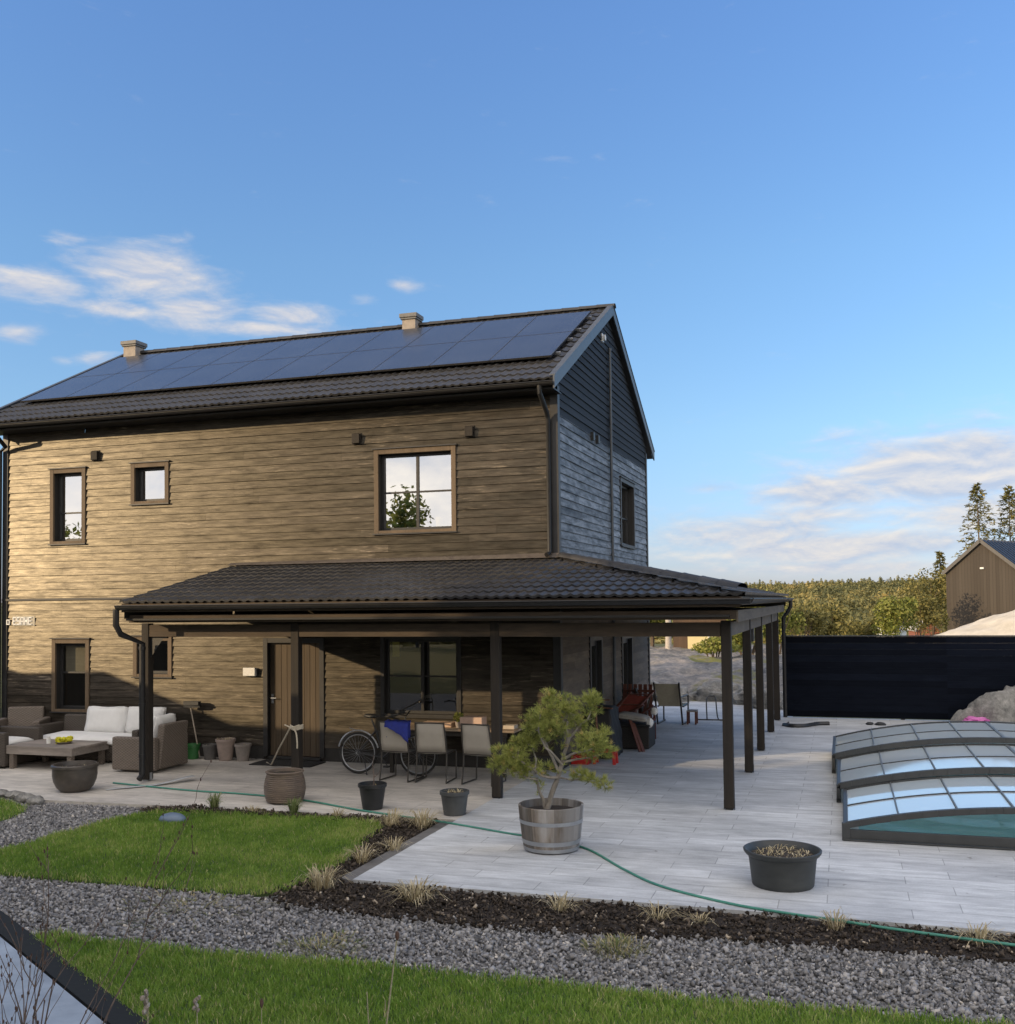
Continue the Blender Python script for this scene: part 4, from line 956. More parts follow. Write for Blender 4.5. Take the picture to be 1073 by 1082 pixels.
mb.build('stem', M['twig'], [o for o in bpy.data.objects if o.name.startswith('plant_pot')][0])
pot('plant_pot', 'weathered dark grey pot with dry stems beside the lawn corner', (-4.95, 12.98), tp(.145, .185, .31), mat('worn_grey_plastic', (.085, .09, .09), (.045, .048, .05), .6, (5, 5, 5), .2), soil=(.165, .26), sd=4, litn=70, lith=.10)
pot('bucket', 'green plastic bucket by the house wall', (-11.36, 16.42), tp(.10, .128, .27), M['green_plastic'], 'bucket', soil=(.11, .22), litn=0)
pot('plant_pot', 'small dark grey clay pot between the green bucket and a taller pot', (-11.02, 16.45), tp(.10, .128, .27, .008), mat('dark_grey_clay', (.13, .125, .12), (.085, .08, .08), .8, (8, 8, 8), .2), soil=(.11, .22), sd=6, litn=14)
pot('plant_pot', 'tallest pinkish clay pot by the house wall', (-10.66, 16.40), tp(.115, .17, .385, .01), M['clay_pink'], soil=(.15, .33), sd=7, litn=60, lith=.16)
pot('plant_pot', 'pale grey clay pot nearest the house door', (-10.33, 16.44), tp(.10, .145, .30, .010), M['clay_grey'], soil=(.125, .25), sd=8, litn=14)
# half barrel with the pine
bc = (-3.20, 11.45)
M['stave'] = wood('barrel_staves', (.22, .185, .15), (.10, .085, .072), 'z', .85, .45, weather=(.26, .25, .24))
st_t = [random.random() for _ in range(26)]
mb = MB(); mb.lathe([(0, .012), (.305, .012), (.31, .02), (.335, .15), (.352, .30), (.366, .43), (.372, .50), (.368, .505), (.345, .505), (.338, .43), (.33, .36)], (*bc, 0), 104, lambda j, n: st_t[j // 4])
bar_ = mb.build('barrel_planter', M['stave'], None, False, at=(*bc, 0)); tag(bar_, 'weathered half barrel planter with steel hoops holding a small pine', 'planter')
for zc, hgt, r in ((.335, .042, .360), (.115, .048, .333), (.036, .04, .318)):
    mb = MB(); s = .18; mb.lathe([(r - (hgt / 2) * s - .004, zc - hgt / 2), (r - (hgt / 2) * s, zc - hgt / 2), (r + (hgt / 2) * s, zc + hgt / 2), (r + (hgt / 2) * s - .004, zc + hgt / 2)], (*bc, 0), 52); mb.build('hoop', M['steel'], bar_, True)
mb = MB(); stuffing(mb, bc, .335, .42); mb.build('soil', M['dark_soil'], bar_, True)
# big black tub
tc = (-.62, 10.62)
tub = pot('tub', 'large black rubber tub with a flared rim of dry plants', tc, [(0, 0), (.285, 0), (.295, .012), (.300, .05), (.322, .25), (.33, .288), (.352, .30), (.372, .325), (.376, .345), (.366, .352), (.352, .348), (.338, .325), (.32, .30), (.31, .22)],
          mat('worn_black_rubber', (.05, .055, .055), (.024, .027, .028), .55, (3, 3, 7), .2), 'tub', 44, soil=(.315, .285), sx=1.0, litn=220, lith=.10, sd=11)
# ------------------------------------------------------------------ potted pine
pine = empty('pine_tree', (bc[0], bc[1], .43), 'small twisted pine with tufted needles growing in the half barrel', 'tree')
Bx = lambda x, z, dy=0: Vector((x, 11.45 + dy, z))
limbs = [([(-3.24, .40), (-3.22, .52), (-3.19, .62), (-3.12, .80), (-3.06, .98), (-3.03, 1.15), (-3.01, 1.32), (-2.98, 1.44)], .048, .016, [0, 0, .01, .02, .03, .02, .0, -.02]),
         ([(-3.25, .42), (-3.28, .55), (-3.33, .68), (-3.34, .80)], .028, .014, [0, -.02, -.05, -.08]),
         ([(-3.03, 1.10), (-2.98, 1.24), (-2.90, 1.36), (-2.80, 1.44), (-2.75, 1.56)], .022, .009, [0, .04, .08, .12, .14]),
         ([(-3.05, 1.02), (-2.94, 1.08), (-2.82, 1.12), (-2.68, 1.16)], .022, .009, [0, -.05, -.10, -.12]),
         ([(-3.05, .98), (-2.92, 1.00), (-2.78, 1.02), (-2.66, 1.06)], .018, .008, [0, .06, .12, .2]),
         ([(-3.10, .86), (-3.20, 1.04), (-3.28, 1.16), (-3.34, 1.28), (-3.42, 1.38)], .022, .008, [0, .05, .1, .1, .1]),
         ([(-3.12, .80), (-3.28, .82), (-3.42, .92), (-3.54, 1.02), (-3.66, 1.06)], .022, .008, [0, -.05, -.1, -.14, -.18]),
         ([(-3.06, .95), (-3.14, 1.08), (-3.22, 1.15), (-3.30, 1.34), (-3.28, 1.52)], .020, .008, [0, -.08, -.12, -.14, -.1]),
         ([(-3.33, .78), (-3.42, .80), (-3.55, .86), (-3.70, .86)], .013, .006, [-.08, -.12, -.16, -.2]),
         ([(-3.10, .80), (-2.96, .78), (-2.80, .80), (-2.66, .78), (-2.56, .76)], .013, .005, [.02, .0, -.04, -.08, -.12]),
         ([(-3.36, .84), (-3.38, 1.0), (-3.42, 1.10), (-3.44, 1.16)], .014, .007, [-.06, 0, .06, .1]),
         ([(-3.01, 1.32), (-3.06, 1.46), (-3.10, 1.58), (-3.12, 1.66)], .014, .006, [0, .02, 0, 0])]
mb = MB(); rnd = random.Random(5); FINE = []
for pts, r0, r1, dys in limbs:
    P = [Bx(x, z, d) for (x, z), d in zip(pts, dys)]; k = len(P)
    fine = []
    for i in range(k - 1):
        for s in (0, .5): fine.append(P[i].lerp(P[i + 1], s) + Vector((rnd.gauss(0, .006), rnd.gauss(0, .006), rnd.gauss(0, .004))))
    fine.append(P[-1]); fine[0] = P[0]
    n = len(fine); mb.tube(fine, [(r0 + (r1 - r0) * i / (n - 1)) * .84 * rnd.uniform(.9, 1.1) for i in range(n)], 9); FINE += fine[n // 2:]
    for q in fine[n // 2::2]:
        e = q + Vector((rnd.gauss(0, .07), rnd.gauss(0, .07), rnd.uniform(.0, .10))); mb.tube([q, q.lerp(e, .5) + Vector((0, 0, -.01)), e], [.005, .0035, .002], 5); FINE.append(e)
mb.build('trunk', M['bonsai_bark'], pine, True)
pads = [(-3.30, 1.38, .20, .13, .10), (-3.12, 1.60, .20, .12, 0), (-2.98, 1.50, .16, .11, -.04), (-2.80, 1.58, .15, .14, .12), (-2.72, 1.66, .09, .08, .14), (-3.44, 1.30, .13, .11, .1), (-3.24, 1.48, .14, .11, -.12), (-3.14, 1.36, .16, .10, -.14),
        (-2.68, 1.22, .16, .12, -.1), (-2.60, 1.10, .14, .10, 0), (-2.74, 1.08, .13, .10, .18), (-2.62, 1.26, .10, .08, .08), (-3.48, 1.14, .12, .10, .08), (-3.58, 1.04, .13, .10, -.12), (-3.72, 1.04, .13, .09, -.18), (-3.78, .94, .09, .07, -.2), (-3.64, .92, .13, .08, -.2), (-3.52, .90, .12, .07, -.12),
        (-3.44, .84, .14, .06, -.06), (-3.30, .86, .12, .06, .1), (-2.86, .84, .14, .05, -.06), (-2.68, .80, .12, .045, -.1), (-2.54, .74, .07, .05, -.12), (-3.20, 1.26, .12, .08, .15), (-2.90, 1.38, .10, .08, .1), (-3.40, 1.44, .09, .08, .06), (-3.20, 1.70, .08, .07, 0), (-3.58, 1.16, .09, .07, .02)]
V_, F_, T_ = [], [], []
for (x, z, rx, rz, dy) in pads:
    cnt = int(900 * rx * (rz + .05) / .03 * .16)
    for _ in range(max(10, int(cnt * .58))):
        u = np.array([rnd.gauss(0, 1), rnd.gauss(0, 1), rnd.gauss(0, 1)]); u /= np.linalg.norm(u); k = rnd.uniform(.35, 1.12)
        c = np.array([x + u[0] * rx * k, 11.45 + dy + u[1] * rx * .95 * k, z + u[2] * rz * k + .02])
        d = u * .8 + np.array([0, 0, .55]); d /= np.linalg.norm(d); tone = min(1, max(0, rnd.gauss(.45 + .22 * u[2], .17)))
        if rnd.random() < .03: tone = 1.0
        for _n in range(20):
            e = d + np.array([rnd.gauss(0, .48) for _ in range(3)]); e /= np.linalg.norm(e); L = rnd.uniform(.04, .075)
            s = np.cross(e, [rnd.gauss(0, 1), rnd.gauss(0, 1), rnd.gauss(0, 1)]); s /= np.linalg.norm(s) + 1e-9; s *= .0021
            b = len(V_); V_ += [c - s, c + s, c + e * L + s * .4, c + e * L - s * .4]; F_.append((b, b + 1, b + 2, b + 3)); T_.append(tone)
for q in FINE * 2:
    c = np.array(q) + np.array([rnd.gauss(0, .035), rnd.gauss(0, .035), rnd.gauss(.02, .03)]); d = np.array([rnd.gauss(0, .6), rnd.gauss(0, .6), .6]); d /= np.linalg.norm(d); tone = min(1, max(0, rnd.gauss(.5, .2)))
    for _n in range(18):
        e = d + np.array([rnd.gauss(0, .5) for _ in range(3)]); e /= np.linalg.norm(e); L = rnd.uniform(.04, .075); s = np.cross(e, [rnd.gauss(0, 1), rnd.gauss(0, 1), rnd.gauss(0, 1)]); s /= np.linalg.norm(s) + 1e-9; s *= .0021
        b = len(V_); V_ += [c - s, c + s, c + e * L + s * .4, c + e * L - s * .4]; F_.append((b, b + 1, b + 2, b + 3)); T_.append(tone)
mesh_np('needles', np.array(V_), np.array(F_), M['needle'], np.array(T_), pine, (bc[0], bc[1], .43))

# ------------------------------------------------------------------ grass tufts at the bed edges
def tuft(x, y, r, h, label, m='straw', n=60, group='dry grass tufts along the paving edge', seed=0, droop=.5, z0=-.04, spread=.35):
    rnd = random.Random(seed * 7 + 3); mb = MB()
    for _ in range(n):
        a = rnd.uniform(0, 6.28); out = rnd.uniform(.15, 1.0); L = h * rnd.uniform(.55, 1.1)
        p = Vector((x + math.cos(a) * r * spread * rnd.random(), y + math.sin(a) * r * spread * rnd.random(), z0))
        b = a + rnd.gauss(0, .5); dirn = Vector((math.cos(b), math.sin(b), 0)); s = Vector((-dirn.y, dirn.x, 0)) * rnd.uniform(.003, .006); t = rnd.random()
        prev = p; 
        pts = [p, p + dirn * r * out * .35 + Vector((0, 0, L * .6)), p + dirn * r * out * .75 + Vector((0, 0, L * (.95 - droop * out * .4))), p + dirn * r * out * 1.1 + Vector((0, 0, L * (1.0 - droop * out * 1.1)))]
        for i, (u, v) in enumerate(zip(pts, pts[1:])):
            w0, w1 = (1, .9, .6)[i], (.9, .6, .08)[i]; mb.poly([u - s * w0, u + s * w0, v + s * w1, v - s * w1], t)
    if m == 'weed': tag(mb.build('weeds', M[m], None, at=(x, y, z0)), kind='stuff')
    else: tag(mb.build('grass_tuft', M[m], None, at=(x, y, z0)), label, 'grass tuft', group)
TF = [(-4.98, 9.36, .30, .26, 'large dry straw tuft at the sharp corner of the planting bed'), (-3.92, 9.22, .34, .22, 'wide dry straw tuft just before the paving, right of the bed corner'), (-4.95, 11.02, .24, .17, 'flattened dry tuft halfway along the left paving edge'),
      (-5.06, 10.42, .24, .22, 'dry tuft on the bed beside the lawn corner'), (-5.10, 12.22, .30, .25, 'bushy dry tuft close to the grey pot'), (-5.5, 12.15, .28, .24, 'straw tuft between the lawn end and the black pot'),
      (-2.52, 9.32, .24, .17, 'thin dry tuft in the bed before the barrel'), (-1.62, 9.30, .22, .15, 'sparse flattened dry tuft in the bed left of the tub'), (-.12, 9.42, .18, .19, 'small upright straw tuft by the paving right of the tub'), (.98, 9.36, .26, .16, 'straw tuft at the right end of the bed by the hose'), (-1.25, 9.26, .2, .11, 'flat straw wisps in front of the tub')]
for i, (x, y, r, h, lb) in enumerate(TF): tuft(x, y, r, h, lb, 'straw', (110, 130, 60, 75, 140, 110, 60, 45, 60, 75, 40)[i], seed=i)
for i, (x, y, r, h, lb, m) in enumerate([(-8.32, 12.52, .15, .26, 'round grey green tuft on the bed edge left of the ribbed planter', 'tuftgreen'), (-7.08, 12.50, .15, .25, 'green tuft at the foot of the rope post', 'tuftgreen'),
      (-7.66, 12.44, .16, .13, 'low pale tuft in front of the ribbed planter', 'straw'), (-6.42, 12.50, .18, .14, 'low pale tuft left of the black pot', 'straw')]):
    tuft(x, y, r, h, lb, m, 130 if m == 'tuftgreen' else 60, 'small tufts along the porch paving', 40 + i, .35)
for i, (x, y, r, h, lb) in enumerate([(-1.82, 8.42, .30, .10, 'weed patch of green and straw creeping over the gravel'), (-4.15, 7.78, .38, .07, 'yellow weed patch beside the lower lawn edge'), (-5.9, 8.55, .5, .05, 'faded weed patch on the gravel below the middle lawn')]):
    tuft(x, y, r * .35, h * .9, lb, 'weed', 260, 'weeds in the gravel', 60 + i, .5, -.055, (2.6, 3.0, 4.5)[i])

# ------------------------------------------------------------------ hose, rope, small things on the ground
def spline(P, n=10):
    P = [Vector(p) for p in P]; Q = [P[0] * 2 - P[1]] + P + [P[-1] * 2 - P[-2]]; out = []
    for i in range(1, len(Q) - 2):
        a, b, c, d = Q[i - 1:i + 3]
        for k in range(n): t = k / n; out.append(.5 * ((2 * b) + (c - a) * t + (2 * a - 5 * b + 4 * c - d) * t * t + (3 * b - a - 3 * c + d) * t ** 3))
    return out + [P[-1]]
hz = .012
mb = MB(); mb.tube(spline([(-11.03, 13.82, hz), (-9.44, 13.55, hz), (-8.5, 13.5, hz), (-7.4, 13.3, hz), (-6.2, 12.82, hz), (-4.87, 12.41, hz), (-3.86, 12.01, hz), (-3.35, 11.85, hz), (-2.8, 11.5, hz), (-2.22, 10.73, hz), (-1.74, 10.2, hz), (-1.06, 9.80, hz), (-.55, 9.62, .016), (-.1, 9.47, .030), (.38, 9.36, .026), (1.24, 9.20, .026), (2.6, 9.0, .026)], 12), .0125, 8)
M['hose'] = mat('green_hose', (.06, .25, .19), (.045, .20, .155), .45, (9, 9, 9), .03)
tag(mb.build('garden_hose', M['hose'], None, True), 'green garden hose winding across the paving past the barrel', 'hose')
kx, ky = -7.98, YP
mb = MB()
for dz in (0, .022, .044): mb.tube([(kx + .088 * math.cos(t / 14 * 6.283) * 1.05, ky + PW - .012 + .088 * math.sin(t / 14 * 6.283) * 1.05, .90 + dz + .012 * math.sin(t)) for t in range(15)], .012, 6)
mb.tube(spline([(kx - .03, ky - .11, .92), (kx - .25, ky + .15, .76), (kx - .75, ky + .80, .46), (kx - 1.2, ky + 1.4, .18), (kx - 1.55, ky + 1.9, .014), (kx - 1.75, ky + 2.1, .014)], 8), .013, 7)
mb.tube(spline([(kx + .0, ky - .11, .93), (kx + .07, ky - .10, .86), (kx + .09, ky - .10, .70), (kx + .085, ky - .09, .62)], 6), .012, 7)
mb.tube([(kx - .12, ky - .10, .97), (kx, ky - .115, .93), (kx + .13, ky - .10, .975)], .011, 6)
tag(mb.build('rope', M['rope'], None, True), 'pale rope knotted round a porch post and trailing to the floor', 'rope')
mb = MB(); mb.box(-9.95, -8.75, 16.02, 16.60, -.003, .014); tag(mb.build('doormat', mat('black_mat', (.02, .02, .02), None, .95, (60, 60, 60), .8), None, bevel=.004, at=(-9.35, 16.3, 0)), 'black doormat in front of the house door', 'doormat')
mb = MB(); pts = [(-10.62, 13.42), (-10.2, 13.85), (-9.96, 14.42), (-9.86, 14.40), (-9.93, 13.95), (-10.25, 13.36)]
b = len(mb.v); n = 9
for k in range(n + 1):
    t = k / n; l = Vector((-10.75, 13.30)).lerp(Vector((-9.97, 14.42)), t) + Vector((.10, -.02)) * math.sin(t * 3.1); wd = .05 + .10 * t; z = .008 + .05 * t * t + .01 * math.sin(t * 9)
    mb.v += [(l.x - wd * .5, l.y + wd * .4, z), (l.x + wd * .5, l.y - wd * .4, z + .02 * t)]
for k in range(n): A = b + 2 * k; mb.f.append((A, A + 1, A + 3, A + 2)); mb.t.append(.5)
o = mb.build('cloth_strip', mat('pale_cloth', (.52, .54, .56), (.42, .44, .46), .85, (9, 9, 9), .3), None, True, at=(-10.4, 13.8, 0)); sm = o.modifiers.new('Solidify', 'SOLIDIFY'); sm.thickness = .008
tag(o, 'pale grey cloth strip lying on the paving by the corner post', 'cloth')
mb = MB(); mb.lathe([(0, .085), (.05, .083), (.11, .065), (.15, .035), (.165, .005), (.165, -.02)], (-8.42, 11.72, 0), 26, None, 1.15, .8); tag(mb.build('lawn_dome', mat('blue_grey_plastic', (.13, .18, .25), (.09, .13, .19), .5, (8, 8, 8), .1), None, True, at=(-8.42, 11.72, 0)), 'blue grey dome lying on the middle lawn', 'dome')
mb = MB(); mb.tube([(-11.22, 16.42, .05), (-11.50, 16.55, .90)], .012, 8); bo = mb.build('broom', mat('broom_handle', (.35, .3, .24), None, .7), None, True); tag(bo, 'broom leaning against the wall behind the wicker armchair', 'broom')
mb = MB(); mb.bar((-11.62, 16.52, .94), (-11.30, 16.56, .94), .05, .05); mb.box(-11.62, -11.30, 16.49, 16.58, .965, 1.03); mb.build('broom_head', M['black_plastic'], bo)
mb = MB(); mb.tube(spline([(-1.30, 23.75, .02), (-1.1, 23.5, .03), (-.85, 23.6, .025), (-.6, 24.0, .03), (-.35, 24.1, .03)], 8), [.05] * 33, 7); mb.tube([(-1.28, 23.7, .03), (-1.22, 24.3, .02)], .015, 6)
tag(mb.build('pool_brush_hose', M['black_plastic'], None, True), 'black flexible hose lying on the paving before the fence', 'hose')
mb = MB(); mb.blob((2.68, 24.55, .10), .26, .16, .10, 3, .5, 3, freq=2); mb.blob((2.48, 24.52, .06), .12, .12, .06, 5, .5, 3)
tag(mb.build('pool_float', mat('pink_plastic', (.62, .18, .46), (.5, .13, .38), .4, (6, 6, 6), .1), None, True, at=(2.68, 24.55, 0)), 'crumpled pink inflatable lying against the grey boulder', 'inflatable')
mb = MB(); mb.blob((.72, 24.3, .02), .12, .08, .05, 9, .4, 2); mb.blob((.5, 24.35, .02), .08, .07, .04, 10, .4, 2); tag(mb.build('cloth_bundle', M['black_plastic'], None, True, at=(.7, 24.3, 0)), 'small dark bundle on the paving near the fence', 'bundle')

# ------------------------------------------------------------------ wicker lounge group
def wicker(name, c1, c2):
    g = N(name); vec = g.coord((1, 1, 1)); sx = g.node('ShaderNodeSeparateXYZ'); g.t.links.new(vec, sx.inputs[0])
    h = g.math('MULTIPLY', g.math('SINE', g.math('MULTIPLY', sx.outputs[2], 140)), g.math('SINE', g.math('MULTIPLY', g.math('ADD', sx.outputs[0], sx.outputs[1]), 90)))
    h = g.math('MULTIPLY_ADD', h, .5, .5); n = g.noise(g.coord((14, 14, 14)), 1, 4, .6)
    col = g.mix(g.math('MULTIPLY_ADD', n, .35, g.math('MULTIPLY', h, .7)), c2, c1)
    return g.out(g.principled(col, .65, 0, g.bump(h, .6, .008), .3))
M['wick'] = wicker('grey_wicker', (.22, .185, .155), (.075, .062, .052)); M['wick_dark'] = wicker('dark_wicker', (.10, .085, .072), (.035, .03, .026))
M['cush'] = mat('white_cushion', (.74, .74, .73), (.66, .66, .65), .9, (5, 5, 5), .25, bdist=.02)
def cushion(mb, c, sx, sy, sz, tilt=0, axis='x', seed=0):
    bm = bmesh.new(); bmesh.ops.create_cube(bm, size=2); bmesh.ops.subdivide_edges(bm, edges=bm.edges[:], cuts=7, use_grid_fill=True)
    Rm = Matrix.Rotation(tilt, 3, axis.upper()); b = len(mb.v); bm.verts.index_update()
    for v in bm.verts:
        p = v.co.copy(); m = [abs(p.x), abs(p.y), abs(p.z)]; thin = min((sx, 0), (sy, 1), (sz, 2))[1]
        o_ = [i for i in range(3) if i != thin]; e = (1 - m[o_[0]] ** 4) * (1 - m[o_[1]] ** 4)
        q = Vector(p); q[thin] *= .35 + .75 * max(e, 0) ** .5
        for i in o_: q[i] *= 1 - .05 * (m[o_[0]] ** 2 * m[o_[1]] ** 2 == 1) - .04 * (1 - m[o_[1 - o_.index(i)]] ** 2)
        q += Vector((mnoise.noise(p * 1.4 + Vector((seed, 0, 0))), mnoise.noise(p * 1.4 + Vector((0, seed, 7))), mnoise.noise(p * 1.4 + Vector((3, 0, seed))))) * .05
        q = Rm @ Vector((q.x * sx, q.y * sy, q.z * sz)); mb.v.append((c[0] + q.x, c[1] + q.y, c[2] + q.z))
    for f in bm.faces: mb.f.append(tuple(b + v.index for v in f.verts)); mb.t.append(.5)
    bm.free()
def seatbox(root, w, d, m, seat=.30, arm=.60, back=.74, th=.13):
    """faces -Y; origin on the floor in the middle"""
    def rb(a, *args):
        a.box(*args)
    O_ = root.location
    def L(mb, name, mm, bev=.02): return mb.build(name, mm, root, bevel=bev, segs=3)
    X, Y = O_.x, O_.y
    mb = MB(); mb.box(X - w / 2 + th, X + w / 2 - th, Y - d / 2 + .02, Y + d / 2 - th, .04, seat); L(mb, 'seat', m)
    for s in (-1, 1):
        mb = MB(); x0 = X + s * (w / 2 - th / 2); mb.box(x0 - th / 2, x0 + th / 2, Y - d / 2, Y + d / 2 - .004, .03, arm); L(mb, 'armrest', m, .03)
    mb = MB(); b = len(mb.v); y0, y1 = Y + d / 2 - th, Y + d / 2
    mb.v += [(X - w / 2 + th, y0, .04), (X + w / 2 - th, y0, .04), (X + w / 2 - th, y1, .04), (X - w / 2 + th, y1, .04), (X - w / 2 + th, y0 + .10, back), (X + w / 2 - th, y0 + .10, back), (X + w / 2 - th, y1 + .10, back), (X - w / 2 + th, y1 + .10, back)]
    for q in ((0, 3, 2, 1), (4, 5, 6, 7), (0, 1, 5, 4), (1, 2, 6, 5), (2, 3, 7, 6), (3, 0, 4, 7)): mb.f.append(tuple(b + i for i in q)); mb.t.append(.5)
    L(mb, 'backrest', m, .03)
def rot(root, rz): root.rotation_euler.z = rz
def loose_cushion(name, label, c, s, tilt=0, axis='x', rz=0, seed=0, group='white cushions on the wicker lounge set'):
    mb = MB(); cushion(mb, (0, 0, 0), *s, tilt, axis, seed); o = mb.build(name, M['cush'], None, 'all'); o.location = c; o.rotation_euler.z = rz; tag(o, label, 'cushion', group); return o
sofa = empty('wicker_sofa', (-13.15, 16.02, 0), 'dark wicker sofa against the wall with white cushions', 'sofa'); seatbox(sofa, 2.5, .95, M['wick_dark'])
loose_cushion('seat_cushion', 'long white seat cushion on the wicker sofa', (-13.15, 15.90, .385), (1.10, .40, .085), seed=1)
loose_cushion('back_cushion', 'white back cushion at the left end of the wicker sofa', (-13.05, 16.18, .69), (.46, .10, .25), R(-14), seed=2)
loose_cushion('back_cushion', 'white back cushion at the right end of the wicker sofa', (-12.22, 16.20, .70), (.40, .10, .25), R(-14), seed=3)
ac = empty('wicker_armchair', (-11.42, 15.28, 0), 'grey wicker armchair with its back to the door, beside the corner post', 'armchair'); seatbox(ac, .95, .86, M['wick'], arm=.585, back=.80); rot(ac, R(-90))
loose_cushion('seat_cushion', 'white seat cushion on the armchair beside the corner post', (-11.50, 15.28, .37), (.34, .33, .075), seed=4)
loose_cushion('back_cushion', 'white cushion leaning in the armchair beside the corner post', (-11.20, 15.30, .70), (.11, .27, .23), R(14), 'y', seed=5)
ac = empty('wicker_armchair', (-14.35, 15.05, 0), 'dark wicker armchair at the far left, side towards the table', 'armchair'); seatbox(ac, .95, .90, M['wick_dark'], arm=.62, back=.80); rot(ac, R(90))
loose_cushion('seat_cushion', 'white cushion on the dark armchair at the far left', (-14.30, 15.05, .38), (.34, .33, .08), seed=6)
ac = empty('wicker_armchair', (-15.0, 16.12, 0), 'grey wicker armchair in the corner behind the far left armchair', 'armchair'); seatbox(ac, .92, .86, M['wick'], arm=.66, back=.86); rot(ac, R(28))
loose_cushion('seat_cushion', 'white cushion on the corner armchair by the wall', (-14.97, 16.06, .40), (.32, .31, .08), seed=7, rz=R(28))
lt = empty('lounge_table', (-13.20, 15.10, 0), 'low grey wood lounge table with wicker legs', 'table')
M['grey_wood'] = wood('silvered_wood', (.30, .265, .235), (.17, .15, .135), 'x', .8, .2)
mb = MB()
for k in range(6): y = 14.62 + k * .16; mb.box(-13.92, -12.50, y + .003, y + .157, .365, .40, random.random())
mb.build('tabletop', M['grey_wood'], lt, bevel=.004)
mb = MB(); mb.box(-13.90, -12.52, 14.63, 14.66, .255, .364); mb.box(-13.90, -12.52, 15.54, 15.57, .255, .364); mb.box(-13.90, -13.87, 14.66, 15.54, .255, .364); mb.box(-12.55, -12.52, 14.66, 15.54, .255, .364); mb.build('apron', M['grey_wood'], lt)
for x in (-13.82, -12.60):
    for y in (14.70, 15.48): mb = MB(); mb.box(x - .045, x + .045, y - .045, y + .045, 0, .254); mb.build('leg', M['wick'], lt, bevel=.006)
mb = MB()
for k in range(26): a = random.uniform(0, 6.28); rr = random.uniform(0, .12); mb.blob((-13.05 + rr * math.cos(a) * 1.3, 15.05 + rr * math.sin(a), .44 + random.uniform(-.02, .05)), .05, .05, .04, k, .4, 1, random.random())
yb = mb.build('flower_bowl', leafmat('yellow_petals', [(0, (.55, .5, .02)), (1, (.75, .72, .05))], .6, .2), None, True, at=(-13.05, 15.05, .40)); tag(yb, 'bright yellow flowers in a low bowl on the lounge table', 'flowers')
mb = MB(); mb.lathe([(0, .401), (.10, .401), (.15, .44), (.14, .44), (.09, .41)], (-13.05, 15.05, 0), 20); mb.build('bowl', M['clay_grey'], yb, True)
mb = MB(); mb.lathe([(0, .401), (.035, .401), (.04, .47), (.028, .50), (.03, .52), (0, .52)], (-13.33, 15.0, 0), 14); tag(mb.build('candle_jar', M['white'], None, True, at=(-13.33, 15, .4)), 'small white jar left of the yellow flowers', 'jar')

# ------------------------------------------------------------------ dining group
M['sling'] = mat('beige_sling_fabric', (.40, .37, .32), (.35, .325, .28), .85, (4, 4, 4), 0)
M['chair_metal'] = mat('bronze_grey_metal', (.075, .068, .06), (.05, .046, .04), .4, (9, 9, 9), .03, metal=.4)
def make_chair():
    r = empty('dining_chair', (0, 0, 0)); w = .245
    for s in (-1, 1):
        x = s * w
        mb = MB(); mb.tube(spline([(x * .94, -.30, .94), (x, -.25, .70), (x, -.20, .46), (x, -.215, .25), (x * 1.03, -.25, .012)], 5), .013, 8); mb.build('leg', M['chair_metal'], r, True)
        mb = MB(); mb.tube([(x, -.20, .45), (x, .24, .455), (x * 1.02, .27, .43), (x * 1.03, .25, .012)], .013, 8); mb.build('leg', M['chair_metal'], r, True)
        mb = MB(); mb.tube([(x * 1.03, -.255, .014), (x * 1.03, .255, .014)], .012, 6); mb.build('runner', M['chair_metal'], r, True)
    mb = MB(); mb.tube([(-w * .94, -.30, .935), (w * .94, -.30, .935)], .012, 8); mb.tube([(-w, -.205, .47), (w, -.205, .47)], .011, 8); mb.tube([(-w, .25, .45), (w, .25, .45)], .011, 8); mb.build('rail', M['chair_metal'], r, True)
    for nm, prof in (('backrest', [(-.208, .475), (-.235, .60), (-.255, .75), (-.292, .925)]), ('seat', [(-.19, .462), (-.05, .445), (.10, .445), (.25, .458)])):
        mb = MB(); nx = 7
        for (y0, z0), (y1, z1) in zip(prof, prof[1:]):
            for i in range(nx):
                a, b_ = -w * .95 + 2 * w * .95 * i / nx, -w * .95 + 2 * w * .95 * (i + 1) / nx; sg = lambda q: -.012 * (1 - (q / w) ** 2)
                off = (lambda q: (q, sg(q))) if nm == 'seat' else (lambda q: (q, 0)); 
                mb.poly([(a, y0 + (0 if nm == 'seat' else sg(a)), z0 + (sg(a) if nm == 'seat' else 0)), (b_, y0 + (0 if nm == 'seat' else sg(b_)), z0 + (sg(b_) if nm == 'seat' else 0)), (b_, y1 + (0 if nm == 'seat' else sg(b_)), z1 + (sg(b_) if nm == 'seat' else 0)), (a, y1 + (0 if nm == 'seat' else sg(a)), z1 + (sg(a) if nm == 'seat' else 0))])
        o = mb.build(nm, M['sling'], r, 'all', weld=True); s_ = o.modifiers.new('Solidify', 'SOLIDIFY'); s_.thickness = .006
    return r
ch = make_chair(); CG = 'beige sling dining chairs along the table'
for i, (x, y, a, lb) in enumerate([(-6.73, 15.30, -6, 'beige sling chair with a blue cloth over its back, next to the bicycle'), (-6.15, 15.32, 3, 'beige sling chair in the middle of the row, small plant beyond'), (-5.34, 15.28, -7, 'beige sling chair beside the porch post, box beyond')]):
    c = ch if i == 0 else copy_tree(ch); c.location = (x, y, 0); c.rotation_euler.z = R(a); tag(c, lb, 'chair', CG)
M['blue'] = mat('blue_cloth', (.02, .035, .26), (.014, .024, .18), .85, (12, 12, 12), .5, bdist=.02)
mb = MB(); nx, nz = 10, 12
